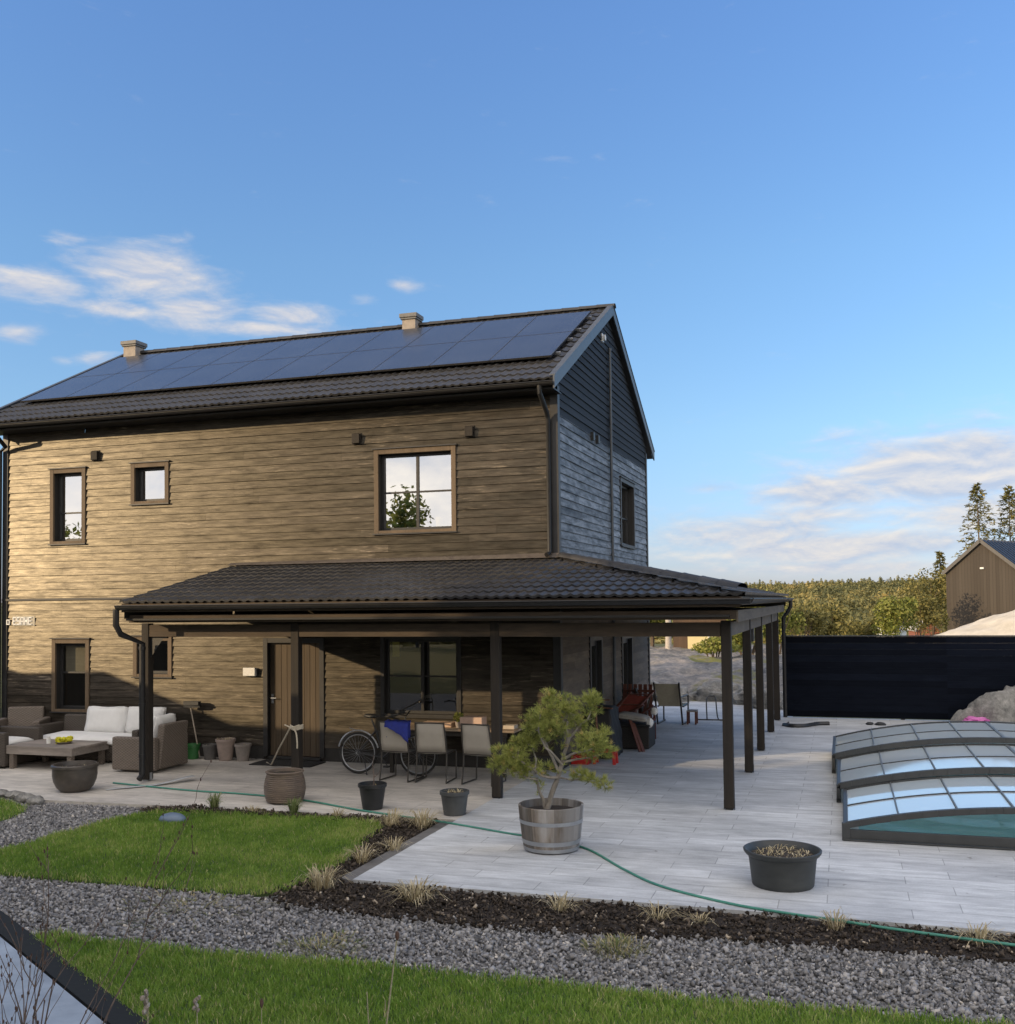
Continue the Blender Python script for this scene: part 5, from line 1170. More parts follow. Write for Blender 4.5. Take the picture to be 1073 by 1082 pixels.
def clothp(i, k):
    t = k / nz; x = -6.88 + .40 * i / nx + .05 * t; s = t * 2 - 1; zf = .97 - max(0, s) * (.10 + .24 * (i / nx) ** 1.6); zb = .97 - .28 * max(0, -s)
    y = 14.965 + (-.035 - .05 * max(0, s)) if s > 0 else 15.02 + .05 * (-s) * .3
    return (x, y + .012 * math.sin(i * 1.3 + k) + (.03 if s <= 0 else 0), (zf if s > 0 else zb) + .006 * math.sin(i * 2.1))
for k in range(nz):
    for i in range(nx): mb.poly([clothp(i, k), clothp(i + 1, k), clothp(i + 1, k + 1), clothp(i, k + 1)])
o = mb.build('towel', M['blue'], None, 'all', at=(-6.7, 15, .9), weld=True); s_ = o.modifiers.new('Solidify', 'SOLIDIFY'); s_.thickness = .012
tag(o, 'dark blue cloth hung over the chair next to the bicycle', 'cloth')
dt = empty('dining_table', (-6.15, 16.12, 0), 'long pale wooden dining table on the porch', 'table')
M['table_wood'] = wood('table_boards', (.42, .32, .22), (.28, .21, .145), 'x', .7, .2)
mb = MB()
for k in range(6): y = 15.78 + k * .128; mb.box(-7.35, -5.0, y + .002, y + .126, .715, .75, random.random())
mb.build('tabletop', M['table_wood'], dt, bevel=.004)
mb = MB(); mb.box(-7.2, -5.15, 15.86, 15.89, .63, .714); mb.box(-7.2, -5.15, 16.42, 16.45, .63, .714); mb.build('apron', M['chair_metal'], dt)
for x in (-7.15, -5.2):
    for y in (15.875, 16.435): mb = MB(); mb.box(x - .03, x + .03, y - .03, y + .03, 0, .629); mb.build('leg', M['chair_metal'], dt)
card = mat('cardboard', (.50, .36, .26), (.44, .31, .22), .9, (9, 9, 9), .1)
mb = MB(); mb.box(-5.98, -5.60, 15.95, 16.20, .751, .93); o = mb.build('box', mat('pink_beige_box', (.55, .40, .32), (.47, .34, .27), .85, (9, 9, 9), .1), None, bevel=.006, at=(-5.8, 16.1, .75)); tag(o, 'pinkish cardboard box on the dining table beside the post', 'box')
mb = MB(); mb.box(-5.975, -5.605, 16.06, 16.09, .931, .934); mb.build('tape', card, o)
mb = MB(); mb.box(-6.68, -6.15, 16.0, 16.28, .751, .82); tag(mb.build('tray', card, None, bevel=.006, at=(-6.4, 16.1, .75)), 'flat tan box lying on the dining table left of the plant', 'box')
mb = MB(); mb.box(-5.25, -5.06, 15.98, 16.18, .751, .81); tag(mb.build('box', mat('pale_box', (.5, .44, .36), None, .85), None, bevel=.006, at=(-5.15, 16.1, .75)), 'small pale box at the right end of the dining table', 'box')
tp_ = pot('table_plant', 'small leafy green plant in a pot on the dining table', (-6.02, 16.02), [(0, .751), (.05, .751), (.065, .85), (.055, .85), (.045, .80)], M['clay_grey'], 'plant')
mb = MB(); rnd = random.Random(2)
for _ in range(160):
    u = Vector((rnd.gauss(0, 1), rnd.gauss(0, 1), rnd.gauss(0, 1))).normalized() * rnd.uniform(.4, 1); c = Vector((-6.02 + u.x * .09, 16.02 + u.y * .09, .92 + u.z * .09)); a = Vector((rnd.gauss(0, 1), rnd.gauss(0, 1), rnd.gauss(0, 1))).normalized() * .022; b_ = a.orthogonal().normalized() * .016
    mb.poly([c - a, c + b_, c + a, c - b_], rnd.random())
mb.build('leaves', M['bushgreen'], tp_)
# bicycle, rear wheel to the left
bk = empty('bicycle', (-7.1, 15.62, 0), 'dark bicycle parked with its rear wheel left of the dining chairs', 'bicycle'); by = 15.62
M['tyre'] = mat('tyre_rubber', (.03, .029, .028), (.02, .02, .02), .8, (20, 20, 20), .2); M['bike'] = mat('bike_paint', (.03, .032, .036), None, .3, (9, 9, 9), .02)
def ring(mb, c, r, t, n=40, m=6):
    mb.tube([(c[0] + r * math.cos(2 * math.pi * k / n), c[1], c[2] + r * math.sin(2 * math.pi * k / n)) for k in range(n + 1)], t, m, False)
ra, fa = (-7.64, by, .345), (-6.58, by, .345)
for c in (ra, fa):
    mb = MB(); ring(mb, c, .322, .021); wh = mb.build('wheel', M['tyre'], bk, True)
    mb = MB(); ring(mb, c, .295, .010); mb.tube([(c[0], by - .05, c[2]), (c[0], by + .05, c[2])], .022, 10); mb.build('rim', M['steel'], wh, True)
    mb = MB()
    for k in range(28): a = 2 * math.pi * k / 28; mb.tube([(c[0] + .018 * math.cos(a + 1), by + (.03 if k % 2 else -.03), c[2] + .018 * math.sin(a + 1)), (c[0] + .292 * math.cos(a), by, c[2] + .292 * math.sin(a))], .0012, 4, False)
    mb.build('spokes', M['steel'], wh)
mb = MB(); bb = Vector((-7.18, by, .29)); st = Vector((-7.33, by, .74)); ht = Vector((-6.77, by, .80)); hb_ = Vector((-6.73, by, .68))
for p, q, r in ((bb, st, .016), (bb, hb_, .019), (st - Vector((0, 0, .04)), ht - Vector((0, 0, .05)), .015), (ht, hb_, .02)): mb.tube([p, q], r, 10)
for s in (-.05, .05): mb.tube([bb + Vector((0, s * .6, 0)), (ra[0], by + s, ra[2])], .011, 8); mb.tube([st + Vector((0, s * .4, -.03)), (ra[0], by + s, ra[2])], .009, 8); mb.tube([hb_ + Vector((.01, s * .8, -.02)), (-6.66, by + s, .52), (fa[0], by + s, fa[2])], .011, 8)
mb.build('frame', M['bike'], bk, True)
mb = MB(); mb.tube([st, (-7.40, by, .90)], .013, 8); mb.blob((-7.40, by, .955), .135, .07, .032, 2, .2, 3); mb.build('saddle', M['black_plastic'], bk, True)
mb = MB(); mb.tube([ht, (-6.80, by, .95)], .013, 8); mb.tube([(-6.92, by - .29, 1.0), (-6.82, by - .24, 1.02), (-6.78, by, .97), (-6.82, by + .24, 1.02), (-6.92, by + .29, 1.0)], .012, 8); mb.build('handlebar', M['black_plastic'], bk, True)
mb = MB(); ring(mb, (bb.x, by - .06, bb.z), .085, .006, 24); mb.tube([(bb.x, by - .08, bb.z), (bb.x + .10, by - .09, bb.z - .13)], .010, 6); mb.box(bb.x + .06, bb.x + .15, by - .17, by - .09, bb.z - .145, bb.z - .12); mb.tube([(bb.x, by + .08, bb.z), (bb.x - .10, by + .09, bb.z + .13)], .010, 6); mb.box(bb.x - .15, bb.x - .06, by + .09, by + .17, bb.z + .12, bb.z + .145); mb.build('crank', M['black_plastic'], bk, True)
mb = MB(); mb.tube([(ra[0] + .365 * math.cos(a), by, ra[2] + .365 * math.sin(a)) for a in [math.pi * (.08 + .84 * k / 16) for k in range(17)]], .014, 6); mb.tube([(ra[0] - .03, by + .06, ra[2] + .35), (ra[0] - .16, by, ra[2] + .40)], .008, 6); mb.build('mudguard', M['steel'], bk, True)
mb = MB(); mb.tube([(ra[0] + .12, by - .05, ra[2] - .02), (ra[0] + .22, by - .14, .01)], .009, 6); mb.build('kickstand', M['black_plastic'], bk, True)

# ------------------------------------------------------------------ clutter under the side roof
M['red_plastic'] = mat('red_plastic', (.45, .022, .02), (.36, .016, .015), .4, (6, 6, 6), .04)
rs_ = empty('toy_stool', (-3.92, 17.62, 0), 'small red plastic stool on the paving behind the pine', 'stool')
mb = MB(); mb.box(-4.14, -3.74, 17.48, 17.76, .20, .235); mb.build('seat', M['red_plastic'], rs_, bevel=.012)
for x in (-4.10, -3.78):
    for y in (17.52, 17.72): mb = MB(); mb.bar((x + (x + 3.94) * .1, y, .0), (x, y, .20), .055, .05); mb.build('leg', M['red_plastic'], rs_, bevel=.008)
rs2 = empty('toy_box', (-4.34, 17.55, 0), 'low red plastic crate left of the red stool', 'crate')
mb = MB(); mb.box(-4.5, -4.2, 17.42, 17.68, 0, .02); 
for a in ((-4.5, -4.48, 17.42, 17.68), (-4.22, -4.2, 17.42, 17.68), (-4.48, -4.22, 17.42, 17.44), (-4.48, -4.22, 17.66, 17.68)): mb.box(*a, .021, .15)
mb.build('crate_body', M['red_plastic'], rs2, bevel=.004)
gr = empty('covered_grill', (-4.12, 18.6, 0), 'bulky covered black grill by the side wall behind the pine', 'grill')
mb = MB(); b = len(mb.v); bm = bmesh.new(); bmesh.ops.create_cube(bm, size=2); bmesh.ops.subdivide_edges(bm, edges=bm.edges[:], cuts=9, use_grid_fill=True); bm.verts.index_update()
for v in bm.verts:
    p = v.co; k = .30 + .02 * mnoise.noise(p * 2.2) + (.03 if p.z < -.5 else 0); mb.v.append((-4.18 + p.x * k * .85 * (1 - .2 * max(0, p.z)) + .015 * math.sin(p.z * 6 + p.y * 9), 18.5 + p.y * .42 * (1 - .2 * max(0, p.z)), .43 + p.z * .41 + .07 * (1 - p.y * p.y) * max(0, p.z)))
for f in bm.faces: mb.f.append(tuple(b + v.index for v in f.verts)); mb.t.append(.5)
bm.free(); mb.build('cover', mat('black_cover_fabric', (.02, .021, .023), (.012, .013, .014), .7, (9, 9, 9), .4), gr, 'all')
mb = MB(); mb.bar((-4.40, 18.2, 1.02), (-3.95, 18.05, 1.05), .04, .02); mb.bar((-4.42, 18.25, .92), (-3.9, 18.05, .90), .04, .02); mb.tube([(-4.2, 18.02, .95), (-4.15, 18.0, .05)], .02, 8); mb.build('side_shelf', M['rust'] if 'rust' in M else mat('rusty_metal', (.20, .095, .06), (.12, .06, .04), .8, (9, 9, 9), .3), gr)
bx = empty('wicker_chest', (-3.90, 19.72, 0), 'black wicker chest heaped with garden things under the side roof', 'chest')
mb = MB(); mb.box(-4.30, -3.50, 19.38, 20.06, .02, .43); mb.build('chest_body', wicker('black_wicker', (.035, .033, .032), (.014, .013, .013)), bx, bevel=.02)
mb = MB(); mb.box(-4.32, -3.48, 19.36, 20.08, .432, .47); mb.build('lid', M['black_plastic'], bx, bevel=.015)
M['redwood'] = wood('red_brown_wood', (.13, .05, .036), (.075, .03, .022), 'x', .6, .25)
dc = empty('folded_deckchair', (-4.0, 19.9, .47), 'red brown wooden deckchair folded on top of the black chest', 'deckchair')
mb = MB()
for dx in (0, .42): mb.bar((-4.35 + dx, 19.5, .56), (-4.0 + dx, 20.25, 1.0), .05, .03); mb.bar((-4.30 + dx, 19.8, .50), (-3.62 + dx * .4, 19.55, .82), .045, .03)
for t in (.1, .5, .9): mb.bar((-4.35 + .35 * t, 19.5 + .75 * t, .57 + .44 * t), (-3.93 + .35 * t, 19.5 + .75 * t, .57 + .44 * t), .05, .02)
mb.build('wood_frame', M['redwood'], dc)
mb = MB(); mb.poly([(-4.2, 19.75, .66), (-3.86, 19.72, .64), (-3.66, 20.1, .93), (-4.02, 20.14, .96)]); mb.poly([(-4.2, 19.745, .64), (-4.02, 20.135, .94), (-3.66, 20.095, .91), (-3.86, 19.715, .62)]); mb.build('sling', mat('rust_red_fabric', (.22, .045, .03), (.15, .03, .022), .9, (20, 20, 20), .2), dc)
mb = MB(); cushion(mb, (0, 0, 0), .30, .24, .06, R(8), 'y', 4); o = mb.build('grey_cushion', mat('grey_cushion_fabric', (.34, .33, .30), (.26, .25, .23), .9, (8, 8, 8), .3), None, 'all'); o.location = (-3.82, 19.52, .60); tag(o, 'grey cushion lying on the front of the heaped chest', 'cushion')
mb = MB(); mb.blob((-3.50, 19.45, .50), .07, .07, .09, 1, .3, 2); mb.blob((-3.46, 19.75, .68), .07, .06, .07, 2, .3, 2); o = mb.build('white_bag', M['white'], None, True, at=(-3.5, 19.5, .45)); tag(o, 'small white bag hanging over the edge of the black chest', 'bag')
wc = empty('wooden_armchair', (-3.95, 20.75, 0), 'red brown wooden armchair behind the heaped chest', 'chair')
mb = MB(); mb.box(-4.30, -3.66, 20.45, 21.0, .38, .42); mb.build('seat', M['redwood'], wc, bevel=.006)
mb = MB()
for k in range(6): x = -4.28 + k * .105; mb.bar((x, 20.98, .42), (x - .02, 21.16, 1.08), .075, .02, up=(0, 1, .2))
mb.bar((-4.3, 21.10, .95), (-3.68, 21.10, .95), .03, .05); mb.build('backrest', M['redwood'], wc, bevel=.003)
for x in (-4.29, -3.67):
    mb = MB(); mb.bar((x, 20.42, .62), (x, 21.1, .64), .07, .025); mb.build('armrest', M['redwood'], wc, bevel=.004)
    for y in (20.47, 20.97): mb = MB(); mb.bar((x, y, 0), (x, y, .605), .05, .045); mb.build('leg', M['redwood'], wc)
lb = empty('plank_bundle', (-3.55, 19.15, 0), 'two reddish planks leaning against the front of the black chest', 'planks')
mb = MB()
for k, (dx, h) in enumerate(((0, .60), (.07, .50))): mb.bar((-3.62 + dx * .8, 19.12 + .03 * k, .0), (-3.86 + dx, 19.345, h), .06, .022)
mb.build('planks', M['redwood'], lb)
fb = empty('folded_chair', (-3.62, 21.2, 0), 'dark folded garden chair leaning beside the black chest', 'chair')
mb = MB()
for dy in (0, .45): mb.bar((-3.75, 20.9 + dy, .0), (-4.05, 20.95 + dy, 1.02), .035, .03); mb.bar((-4.0, 20.9 + dy, .0), (-3.72, 20.92 + dy, .92), .035, .03)
mb.build('frame', M['chair_metal'], fb)
mb = MB(); mb.poly([(-3.83, 20.93, .35), (-3.83, 21.38, .35), (-4.04, 21.4, 1.0), (-4.04, 20.95, 1.0)]); mb.build('sling', M['black_plastic'], fb)
rc = empty('reclining_chair', (-3.75, 23.9, 0), 'cream sling reclining chair standing near the end of the paving', 'chair')
mb = MB(); mb.poly([(-4.02, 23.55, .40), (-3.48, 23.55, .40), (-3.52, 23.25, .92), (-4.06, 23.25, .92)]); mb.poly([(-4.02, 23.55, .40), (-3.48, 23.55, .40), (-3.45, 24.1, .42), (-3.99, 24.1, .42)]); o = mb.build('sling', mat('cream_sling', (.42, .38, .28), (.36, .32, .235), .85, (20, 20, 20), .2), rc, weld=True); s_ = o.modifiers.new('Solidify', 'SOLIDIFY'); s_.thickness = .012
mb = MB()
for dx in (0, .56):
    mb.bar((-4.04 + dx, 23.5, .0), (-4.07 + dx, 23.22, .96), .035, .03); mb.bar((-4.03 + dx, 23.52, .40), (-3.99 + dx, 24.12, .42), .03, .03); mb.bar((-3.99 + dx, 24.05, .42), (-4.0 + dx, 24.1, 0), .03, .03); mb.bar((-4.06 + dx, 23.3, .62), (-3.99 + dx, 24.05, .62), .04, .02); mb.bar((-3.99 + dx, 24.05, .62), (-3.99 + dx, 24.08, .42), .03, .03)
    mb.bar((-4.03 + dx, 23.4, .02), (-3.99 + dx, 24.2, .02), .035, .03)
mb.build('frame', M['chair_metal'], rc)
sc = empty('side_table', (-3.25, 24.5, 0), 'small brown stool table right of the cream reclining chair', 'side table')
mb = MB(); mb.box(-3.40, -3.18, 23.55, 23.85, .28, .31); mb.build('tabletop', M['grey_wood'], sc)
for x in (-3.38, -3.20):
    for y in (23.58, 23.82): mb = MB(); mb.box(x - .018, x + .018, y - .018, y + .018, 0, .279); mb.build('leg', M['redwood'], sc)
tr_ = empty('tube_frame', (-2.95, 24.9, 0), 'thin dark metal stand on the open paving beyond the reclining chair', 'stand')
mb = MB(); mb.tube(spline([(-3.05, 24.4, .02), (-3.10, 24.8, .46), (-2.98, 24.9, .52), (-2.90, 24.85, .46), (-2.80, 24.5, .02), (-2.55, 24.4, .02)], 6), .016, 7); mb.tube([(-3.3, 24.4, .02), (-2.5, 24.45, .02)], .016, 6); mb.build('tube', M['chair_metal'], tr_, True)

# ------------------------------------------------------------------ background: rocks, sand bank, boulder
def ss(a, b, v):
    t = min(1, max(0, (v - a) / (b - a))); return t * t * (3 - 2 * t)
def field(name, x0, x1, y0, y1, step, zf, m):
    nx, ny = int((x1 - x0) / step), int((y1 - y0) / step); V = []; F = []
    for j in range(ny + 1):
        for i in range(nx + 1): x = x0 + (x1 - x0) * i / nx; y = y0 + (y1 - y0) * j / ny; V.append((x, y, zf(x, y)))
    for j in range(ny):
        for i in range(nx): A = j * (nx + 1) + i; F.append((A, A + 1, A + nx + 2, A + nx + 1))
    me = bpy.data.meshes.new(name); me.from_pydata(V, [], F); me.polygons.foreach_set('use_smooth', [True] * len(F))
    return tag(link(name, me, m), kind='structure')
def rockz(x, y):
    v = Vector((x * .35, y * .35, 1.2)); n = mnoise.ridged_multi_fractal(v, 1.0, 2.1, 5, 1.0, 2.0) * .16 + mnoise.noise(Vector((x * .18, y * .18, 4))) * .28
    e = ss(28.2, 31.5, y + .8 * mnoise.noise(Vector((x * .5, 0, 2)))) * ss(60, 46, y) * ss(-22, -16, x) * ss(8, 4, x)
    return -.12 + e * (.62 + n * .9) + .18 * ss(28, 29.5, y) * e * mnoise.noise(Vector((x * 1.7, y * 1.7, 0)))
field('rock_outcrop', -22, 8, 27.6, 60, .22, rockz, M['rock'])
def sandz(x, y):
    top = max(-.5, .98 + .34 * (x - 4.6))
    return -.5 + (top + .5) * ss(46, 55, y) * ss(62, 56, y) * ss(26, 20, x) + .14 * mnoise.noise(Vector((x * .9, y * .9, 0))) + .07 * mnoise.noise(Vector((x * 4, y * 4, 0)))
field('sand_bank', -2, 26, 44, 76, .3, sandz, M['sand'])
mb = MB(); bx0, bx1, NXB, NYB = 2.18, 6.4, 90, 26
def bould(i, j):
    x = bx0 + (bx1 - bx0) * i / NXB; t = math.pi * j / NYB; h = .90 * max(0, (x - bx0) / 1.30) ** .55 * min(1, max(0, (bx1 - x) / 1.6)) ** .5
    v = Vector((x * 1.5, math.cos(t) * 1.2, h * 2)); k = 1 + .30 * mnoise.fractal(v, 1.0, 2.1, 5) - .22 * max(0, mnoise.ridged_multi_fractal(v * .8, 1, 2, 4, 1, 2) - .9)
    return (x + .05 * mnoise.noise(v * 3), 24.98 - .42 * math.cos(t) * (.25 + .75 * min(1, h)) * k, -.03 + h * k * max(0, math.sin(t)) ** .55)
gb = [[bould(i, j) for j in range(NYB + 1)] for i in range(NXB + 1)]
for i in range(NXB):
    for j in range(NYB): mb.poly([gb[i][j], gb[i + 1][j], gb[i + 1][j + 1], gb[i][j + 1]])
tag(mb.build('boulder', M['boulder'], None, 'all', at=(4.2, 24.98, 0), weld=True), 'big grey boulder in front of the black fence', 'boulder')
for i, (x, y, s, lb) in enumerate([(-4.6, 29.0, .42, 'grey rock at the far edge of the paving, left of the front post'), (-3.4, 29.4, .55, 'broad grey rock behind the open paving'), (-2.4, 28.6, .46, 'grey rock seen between the two front side posts'), (-1.75, 27.6, .40, 'pale grey rock between the middle side posts'), (-5.3, 29.6, .5, 'rock by the back corner of the house')]):
    mb = MB(); mb.blob((x, y, .08), s * 1.4, s, s * .75, 20 + i, .45, 4, freq=1.2); tag(mb.build('rock', M['boulder'], None, True, at=(x, y, 0)), lb, 'rock', 'rocks behind the paving')

# ------------------------------------------------------------------ trees and bushes
def leafcloud(c, R3_, n, size, rnd, lobes=9, low=-.6, fill=.35):
    """leaf quads gathered in uneven lobes; returns arrays"""
    L = []
    for _ in range(lobes):
        u = np.array([rnd.gauss(0, 1), rnd.gauss(0, 1), rnd.gauss(0, .9)]); u /= np.linalg.norm(u); u[2] = max(u[2], low)
        L.append((u * rnd.uniform(.35, .75), rnd.uniform(.28, .5)))
    V, F, T = [], [], []
    for _ in range(n):
        lc, lr = L[rnd.randrange(len(L))]; u = np.array([rnd.gauss(0, 1), rnd.gauss(0, 1), rnd.gauss(0, 1)]); u /= np.linalg.norm(u)
        p = lc + u * lr * rnd.random() ** fill; q = np.array(c) + p * np.array(R3_)
        a = np.array([rnd.gauss(0, 1), rnd.gauss(0, 1), rnd.gauss(0, .8)]); a /= np.linalg.norm(a); b = np.cross(a, u + .3 * np.array([rnd.gauss(0, 1), rnd.gauss(0, 1), rnd.gauss(0, 1)])); b /= np.linalg.norm(b) + 1e-9
        s = size * rnd.uniform(.6, 1.3); k = len(V); V += [q - a * s, q + b * s * .55, q + a * s, q - b * s * .55]; F.append((k, k + 1, k + 2, k + 3)); T.append(min(1, max(0, rnd.gauss(.5, .24))))
    return V, F, T
def bush(x, y, z, rx, h, label, m, n=1700, size=.09, cat='bush', name='bush', group='bushes beyond the fence', seed=0, trunk=None):
    rnd = random.Random(seed * 13 + 5); r = empty(name, (x, y, z), label, cat, group)
    V, F, T = leafcloud((x, y, z + h * .55), (rx, rx, h * .52), n, size, rnd, 11)
    mesh_np('crown', np.array(V), np.array(F), M[m], np.array(T), r, (x, y, z))
    mb = MB()
    for k in range(5 if not trunk else 1):
        a = rnd.uniform(0, 6.28); e = Vector((x + math.cos(a) * rx * .55, y + math.sin(a) * rx * .55, z + h * rnd.uniform(.6, .85))) if not trunk else Vector((x + .1, y, z + h * .9)); t = trunk or .03
        mb.tube([(x + math.cos(a) * .05, y + math.sin(a) * .05, z - .3), tuple(Vector((x, y, z)).lerp(e, .5) + Vector((rnd.gauss(0, .05), rnd.gauss(0, .05), 0))), tuple(e)], [t, t * .75, t * .25], 7)
    mb.build('trunk', M['bark'], r, True)
    return r
def conifer(x, y, z, H, R0, label, m='conifer', n=2600, size=.11, group=None, seed=0, base=.12, power=1.0, droop=.35, name='spruce_tree', tr=.13):
    rnd = random.Random(seed * 17 + 3); r = empty(name, (x, y, z), label, 'tree', group); V, F, T = [], [], []
    nb = int(H * 9); per = max(4, n // nb)
    for i in range(nb):
        t = base + (1 - base) * (i + rnd.random()) / nb; rr = R0 * (1 - t) ** power * rnd.uniform(.55, 1.12) + .12; a = i * 2.39996 + rnd.gauss(0, .5); zz = z + H * t; d = np.array([math.cos(a), math.sin(a), 0])
        for _ in range(per):
            k = rnd.random() ** .7; p = np.array([x, y, zz]) + d * rr * k + np.array([rnd.gauss(0, .10), rnd.gauss(0, .10), rnd.gauss(0, .07)]) * (.4 + .6 * rr); p[2] -= droop * rr * k * k
            q = d * rnd.uniform(.5, 1) + np.array([rnd.gauss(0, .5), rnd.gauss(0, .5), rnd.gauss(-.1, .35)]); q /= np.linalg.norm(q); s = np.cross(q, [rnd.gauss(0, .6), rnd.gauss(0, .6), 1]); s /= np.linalg.norm(s) + 1e-9
            L = size * rnd.uniform(.7, 1.6); w_ = L * .38; b = len(V); V += [p - s * w_ * .6, p + s * w_ * .6, p + q * L + s * w_ * .3, p + q * L - s * w_ * .3]; F.append((b, b + 1, b + 2, b + 3)); T.append(min(1, max(0, rnd.gauss(.35 + .3 * k, .2))))
    mesh_np('crown', np.array(V), np.array(F), M[m], np.array(T), r, (x, y, z))
    mb = MB(); mb.tube([(x, y, z - .3), (x + .03, y, z + H * .5), (x, y, z + H * .98)], [tr, tr * .6, .015], 8); mb.build('trunk', M['bark'], r, True)
    return r
RT = 'trees by the timber barn'
conifer(10.35, 90, -1.2, 12.9, 3.4, 'tall open pine behind the timber barn, left of the pair', n=3600, size=.19, group=RT, seed=1, base=.2, power=.75, droop=.1, name='pine_tree')
conifer(12.75, 91, -1.2, 12.7, 3.4, 'tall open pine behind the timber barn, right of the pair', n=3600, size=.19, group=RT, seed=2, base=.2, power=.8, droop=.1, name='pine_tree')
conifer(7.95, 96, -2, 8.7, 2.2, 'shorter spruce just left of the timber barn', n=3600, size=.17, group=RT, seed=3, base=.1, droop=.4)
B_ = [(-4.6, 62, 2.0, 3.0, 'bushleaf', 'orange brown bush showing beside the porch gutter'), (-2.6, 60, 1.8, 2.6, 'bushleaf', 'low orange tinged bush left of centre above the fence'), (-.9, 61, 1.7, 2.75, 'bushleaf', 'rusty yellow bush just left of the distant white cottage'), (-6.4, 64, 2.2, 3.2, 'bushleaf', 'brownish bush mostly hidden behind the porch posts'),
      (2.6, 62, 1.6, 2.9, 'bushgreen', 'bright green bush standing right of the distant white cottage'), (4.25, 66, 1.9, 3.6, 'bushleaf', 'tall olive yellow bush close to the barn'), (5.6, 74, 2.0, 4.6, 'bushleaf', 'tallest ochre bush at the left wall of the barn'), (1.0, 66, 1.3, 1.7, 'bushleaf', 'low ochre bush in front of the distant white cottage')]
for i, (x, y, rx, h, m, lb) in enumerate(B_): bush(x, y, terr(x, y), rx, h + max(0, -terr(x, y)) * .5, lb, m, 2600, .10, seed=i)
UP = 'greenery seen under the porch roof'
bush(-4.35, 37, rockz(-4.35, 37), 1.0, .8, 'low yellow green bush right of the little shed under the porch roof', 'bushgreen', 1200, .07, group=UP, seed=20)
bush(-3.4, 39, rockz(-3.4, 39), 1.2, 1.7, 'yellow green bush between the two nearest side posts', 'bushgreen', 1700, .08, group=UP, seed=21)
bush(-2.5, 42, rockz(-2.5, 42), 1.1, 2.4, 'tall yellow green bush between the middle side posts', 'bushgreen', 1700, .08, group=UP, seed=22)
bush(-1.7, 44, rockz(-1.7, 44), 1.2, 2.2, 'olive bush between the far side posts', 'bushleaf', 1500, .08, group=UP, seed=23)
for i, (x, y, h, lb) in enumerate([(-9.2, 50, 2.9, 'young green tree at the back corner of the house'), (-8.3, 47, 2.6, 'slim green tree left of the pale birch trunk'), (-10.4, 53, 3.0, 'green tree mostly hidden by the house corner')]): bush(x, y, rockz(x, y), 1.3, h, lb, 'bushgreen', 2600, .10, 'tree', 'deciduous_tree', UP, 30 + i, .10)
conifer(-7.35, 52, rockz(-7.35, 52), 3.4, 1.2, 'dark spruce behind the pale birch trunk', n=2200, size=.13, seed=8, group=UP)
bt = empty('birch_tree', (-6.75, 42, rockz(-6.75, 42)), 'pale birch trunk standing left of the little shed', 'tree', UP); z = rockz(-6.75, 42)
mb = MB(); mb.tube([(-6.75, 42, z - .3), (-6.72, 42, z + 1), (-6.80, 42.05, z + 2.0), (-6.75, 42, z + 2.9)], [.13, .115, .09, .03], 10); mb.build('trunk', M['birch'], bt, True)
V, F, T = leafcloud((-6.75, 42, z + 2.6), (.8, .8, .6), 700, .08, random.Random(3)); mesh_np('crown', np.array(V), np.array(F), M['bushleaf'], np.array(T), bt, (-6.75, 42, z))

# ------------------------------------------------------------------ barn, sheds, cottage
def gabled(root, c, e, half, depth, zb, zev, zr, wall, roofm, over=.25, parts=True):
    """gable front centre c (x, y), unit direction e along the gable; goes back along the normal"""
    e = Vector((*e, 0)).normalized(); n = Vector((-e.y, e.x, 0)); n = n if n.y > 0 else -n; C = Vector((*c, 0)); Z = Vector((0, 0, 1))
    P = lambda a, d, z: tuple(C + e * a + n * d + Z * z)
    mb = MB()
    for d in (0, depth): mb.poly([P(-half, d, zb), P(half, d, zb), P(half, d, zev), P(0, d, zr), P(-half, d, zev)])
    for a in (-half, half): mb.poly([P(a, 0, zb), P(a, depth, zb), P(a, depth, zev), P(a, 0, zev)])
    mb.build('wall', wall, root)
    s = (zr - zev) / half; mb = MB()
    for sg in (-1, 1):
        x0, x1 = 0, sg * (half + over); q = [P(x0, -over, zr), P(x1, -over, zr - s * (half + over)), P(x1, depth + over, zr - s * (half + over)), P(x0, depth + over, zr)]
        up = Z * .10; top = [tuple(Vector(p) + up) for p in q]; mb.poly(q); mb.poly(top)
        for i in range(4): j = (i + 1) % 4; mb.poly([q[i], q[j], top[j], top[i]])
        for k in range(int((depth + 2 * over) / .45)):
            d = -over + .2 + k * .45; mb.bar(Vector(P(0, d, zr)) + Z * .115, Vector(P(x1, d, zr - s * (half + over))) + Z * .115, .03, .03)
    mb.build('roof', roofm, root)
    mb = MB()
    for sg in (-1, 1): mb.bar(Vector(P(0, -over - .02, zr)) + Z * .02, Vector(P(sg * (half + over), -over - .02, zr - s * (half + over))) + Z * .02, .05, .20)
    mb.build('bargeboard', M['barge_pale'], root)
    return P
M['barge_pale'] = mat('grey_bargeboard', (.11, .105, .10), (.075, .072, .07), .7, (4, 4, 4), .1)
g = N('vertical_grey_boards'); sx = g.node('ShaderNodeSeparateXYZ'); g.t.links.new(g.coord((1, 1, 1)), sx.inputs[0])
v = g.math('MULTIPLY', sx.outputs[0], 6.2); fr = g.math('FRACT', v); gp = g.math('LESS_THAN', fr, .12)
wn = g.node('ShaderNodeTexWhiteNoise', noise_dimensions='1D'); g.t.links.new(g.math('FLOOR', v), wn.inputs['W'])
nn_ = g.noise(g.coord((6, 6, .5)), 1, 5, .7)
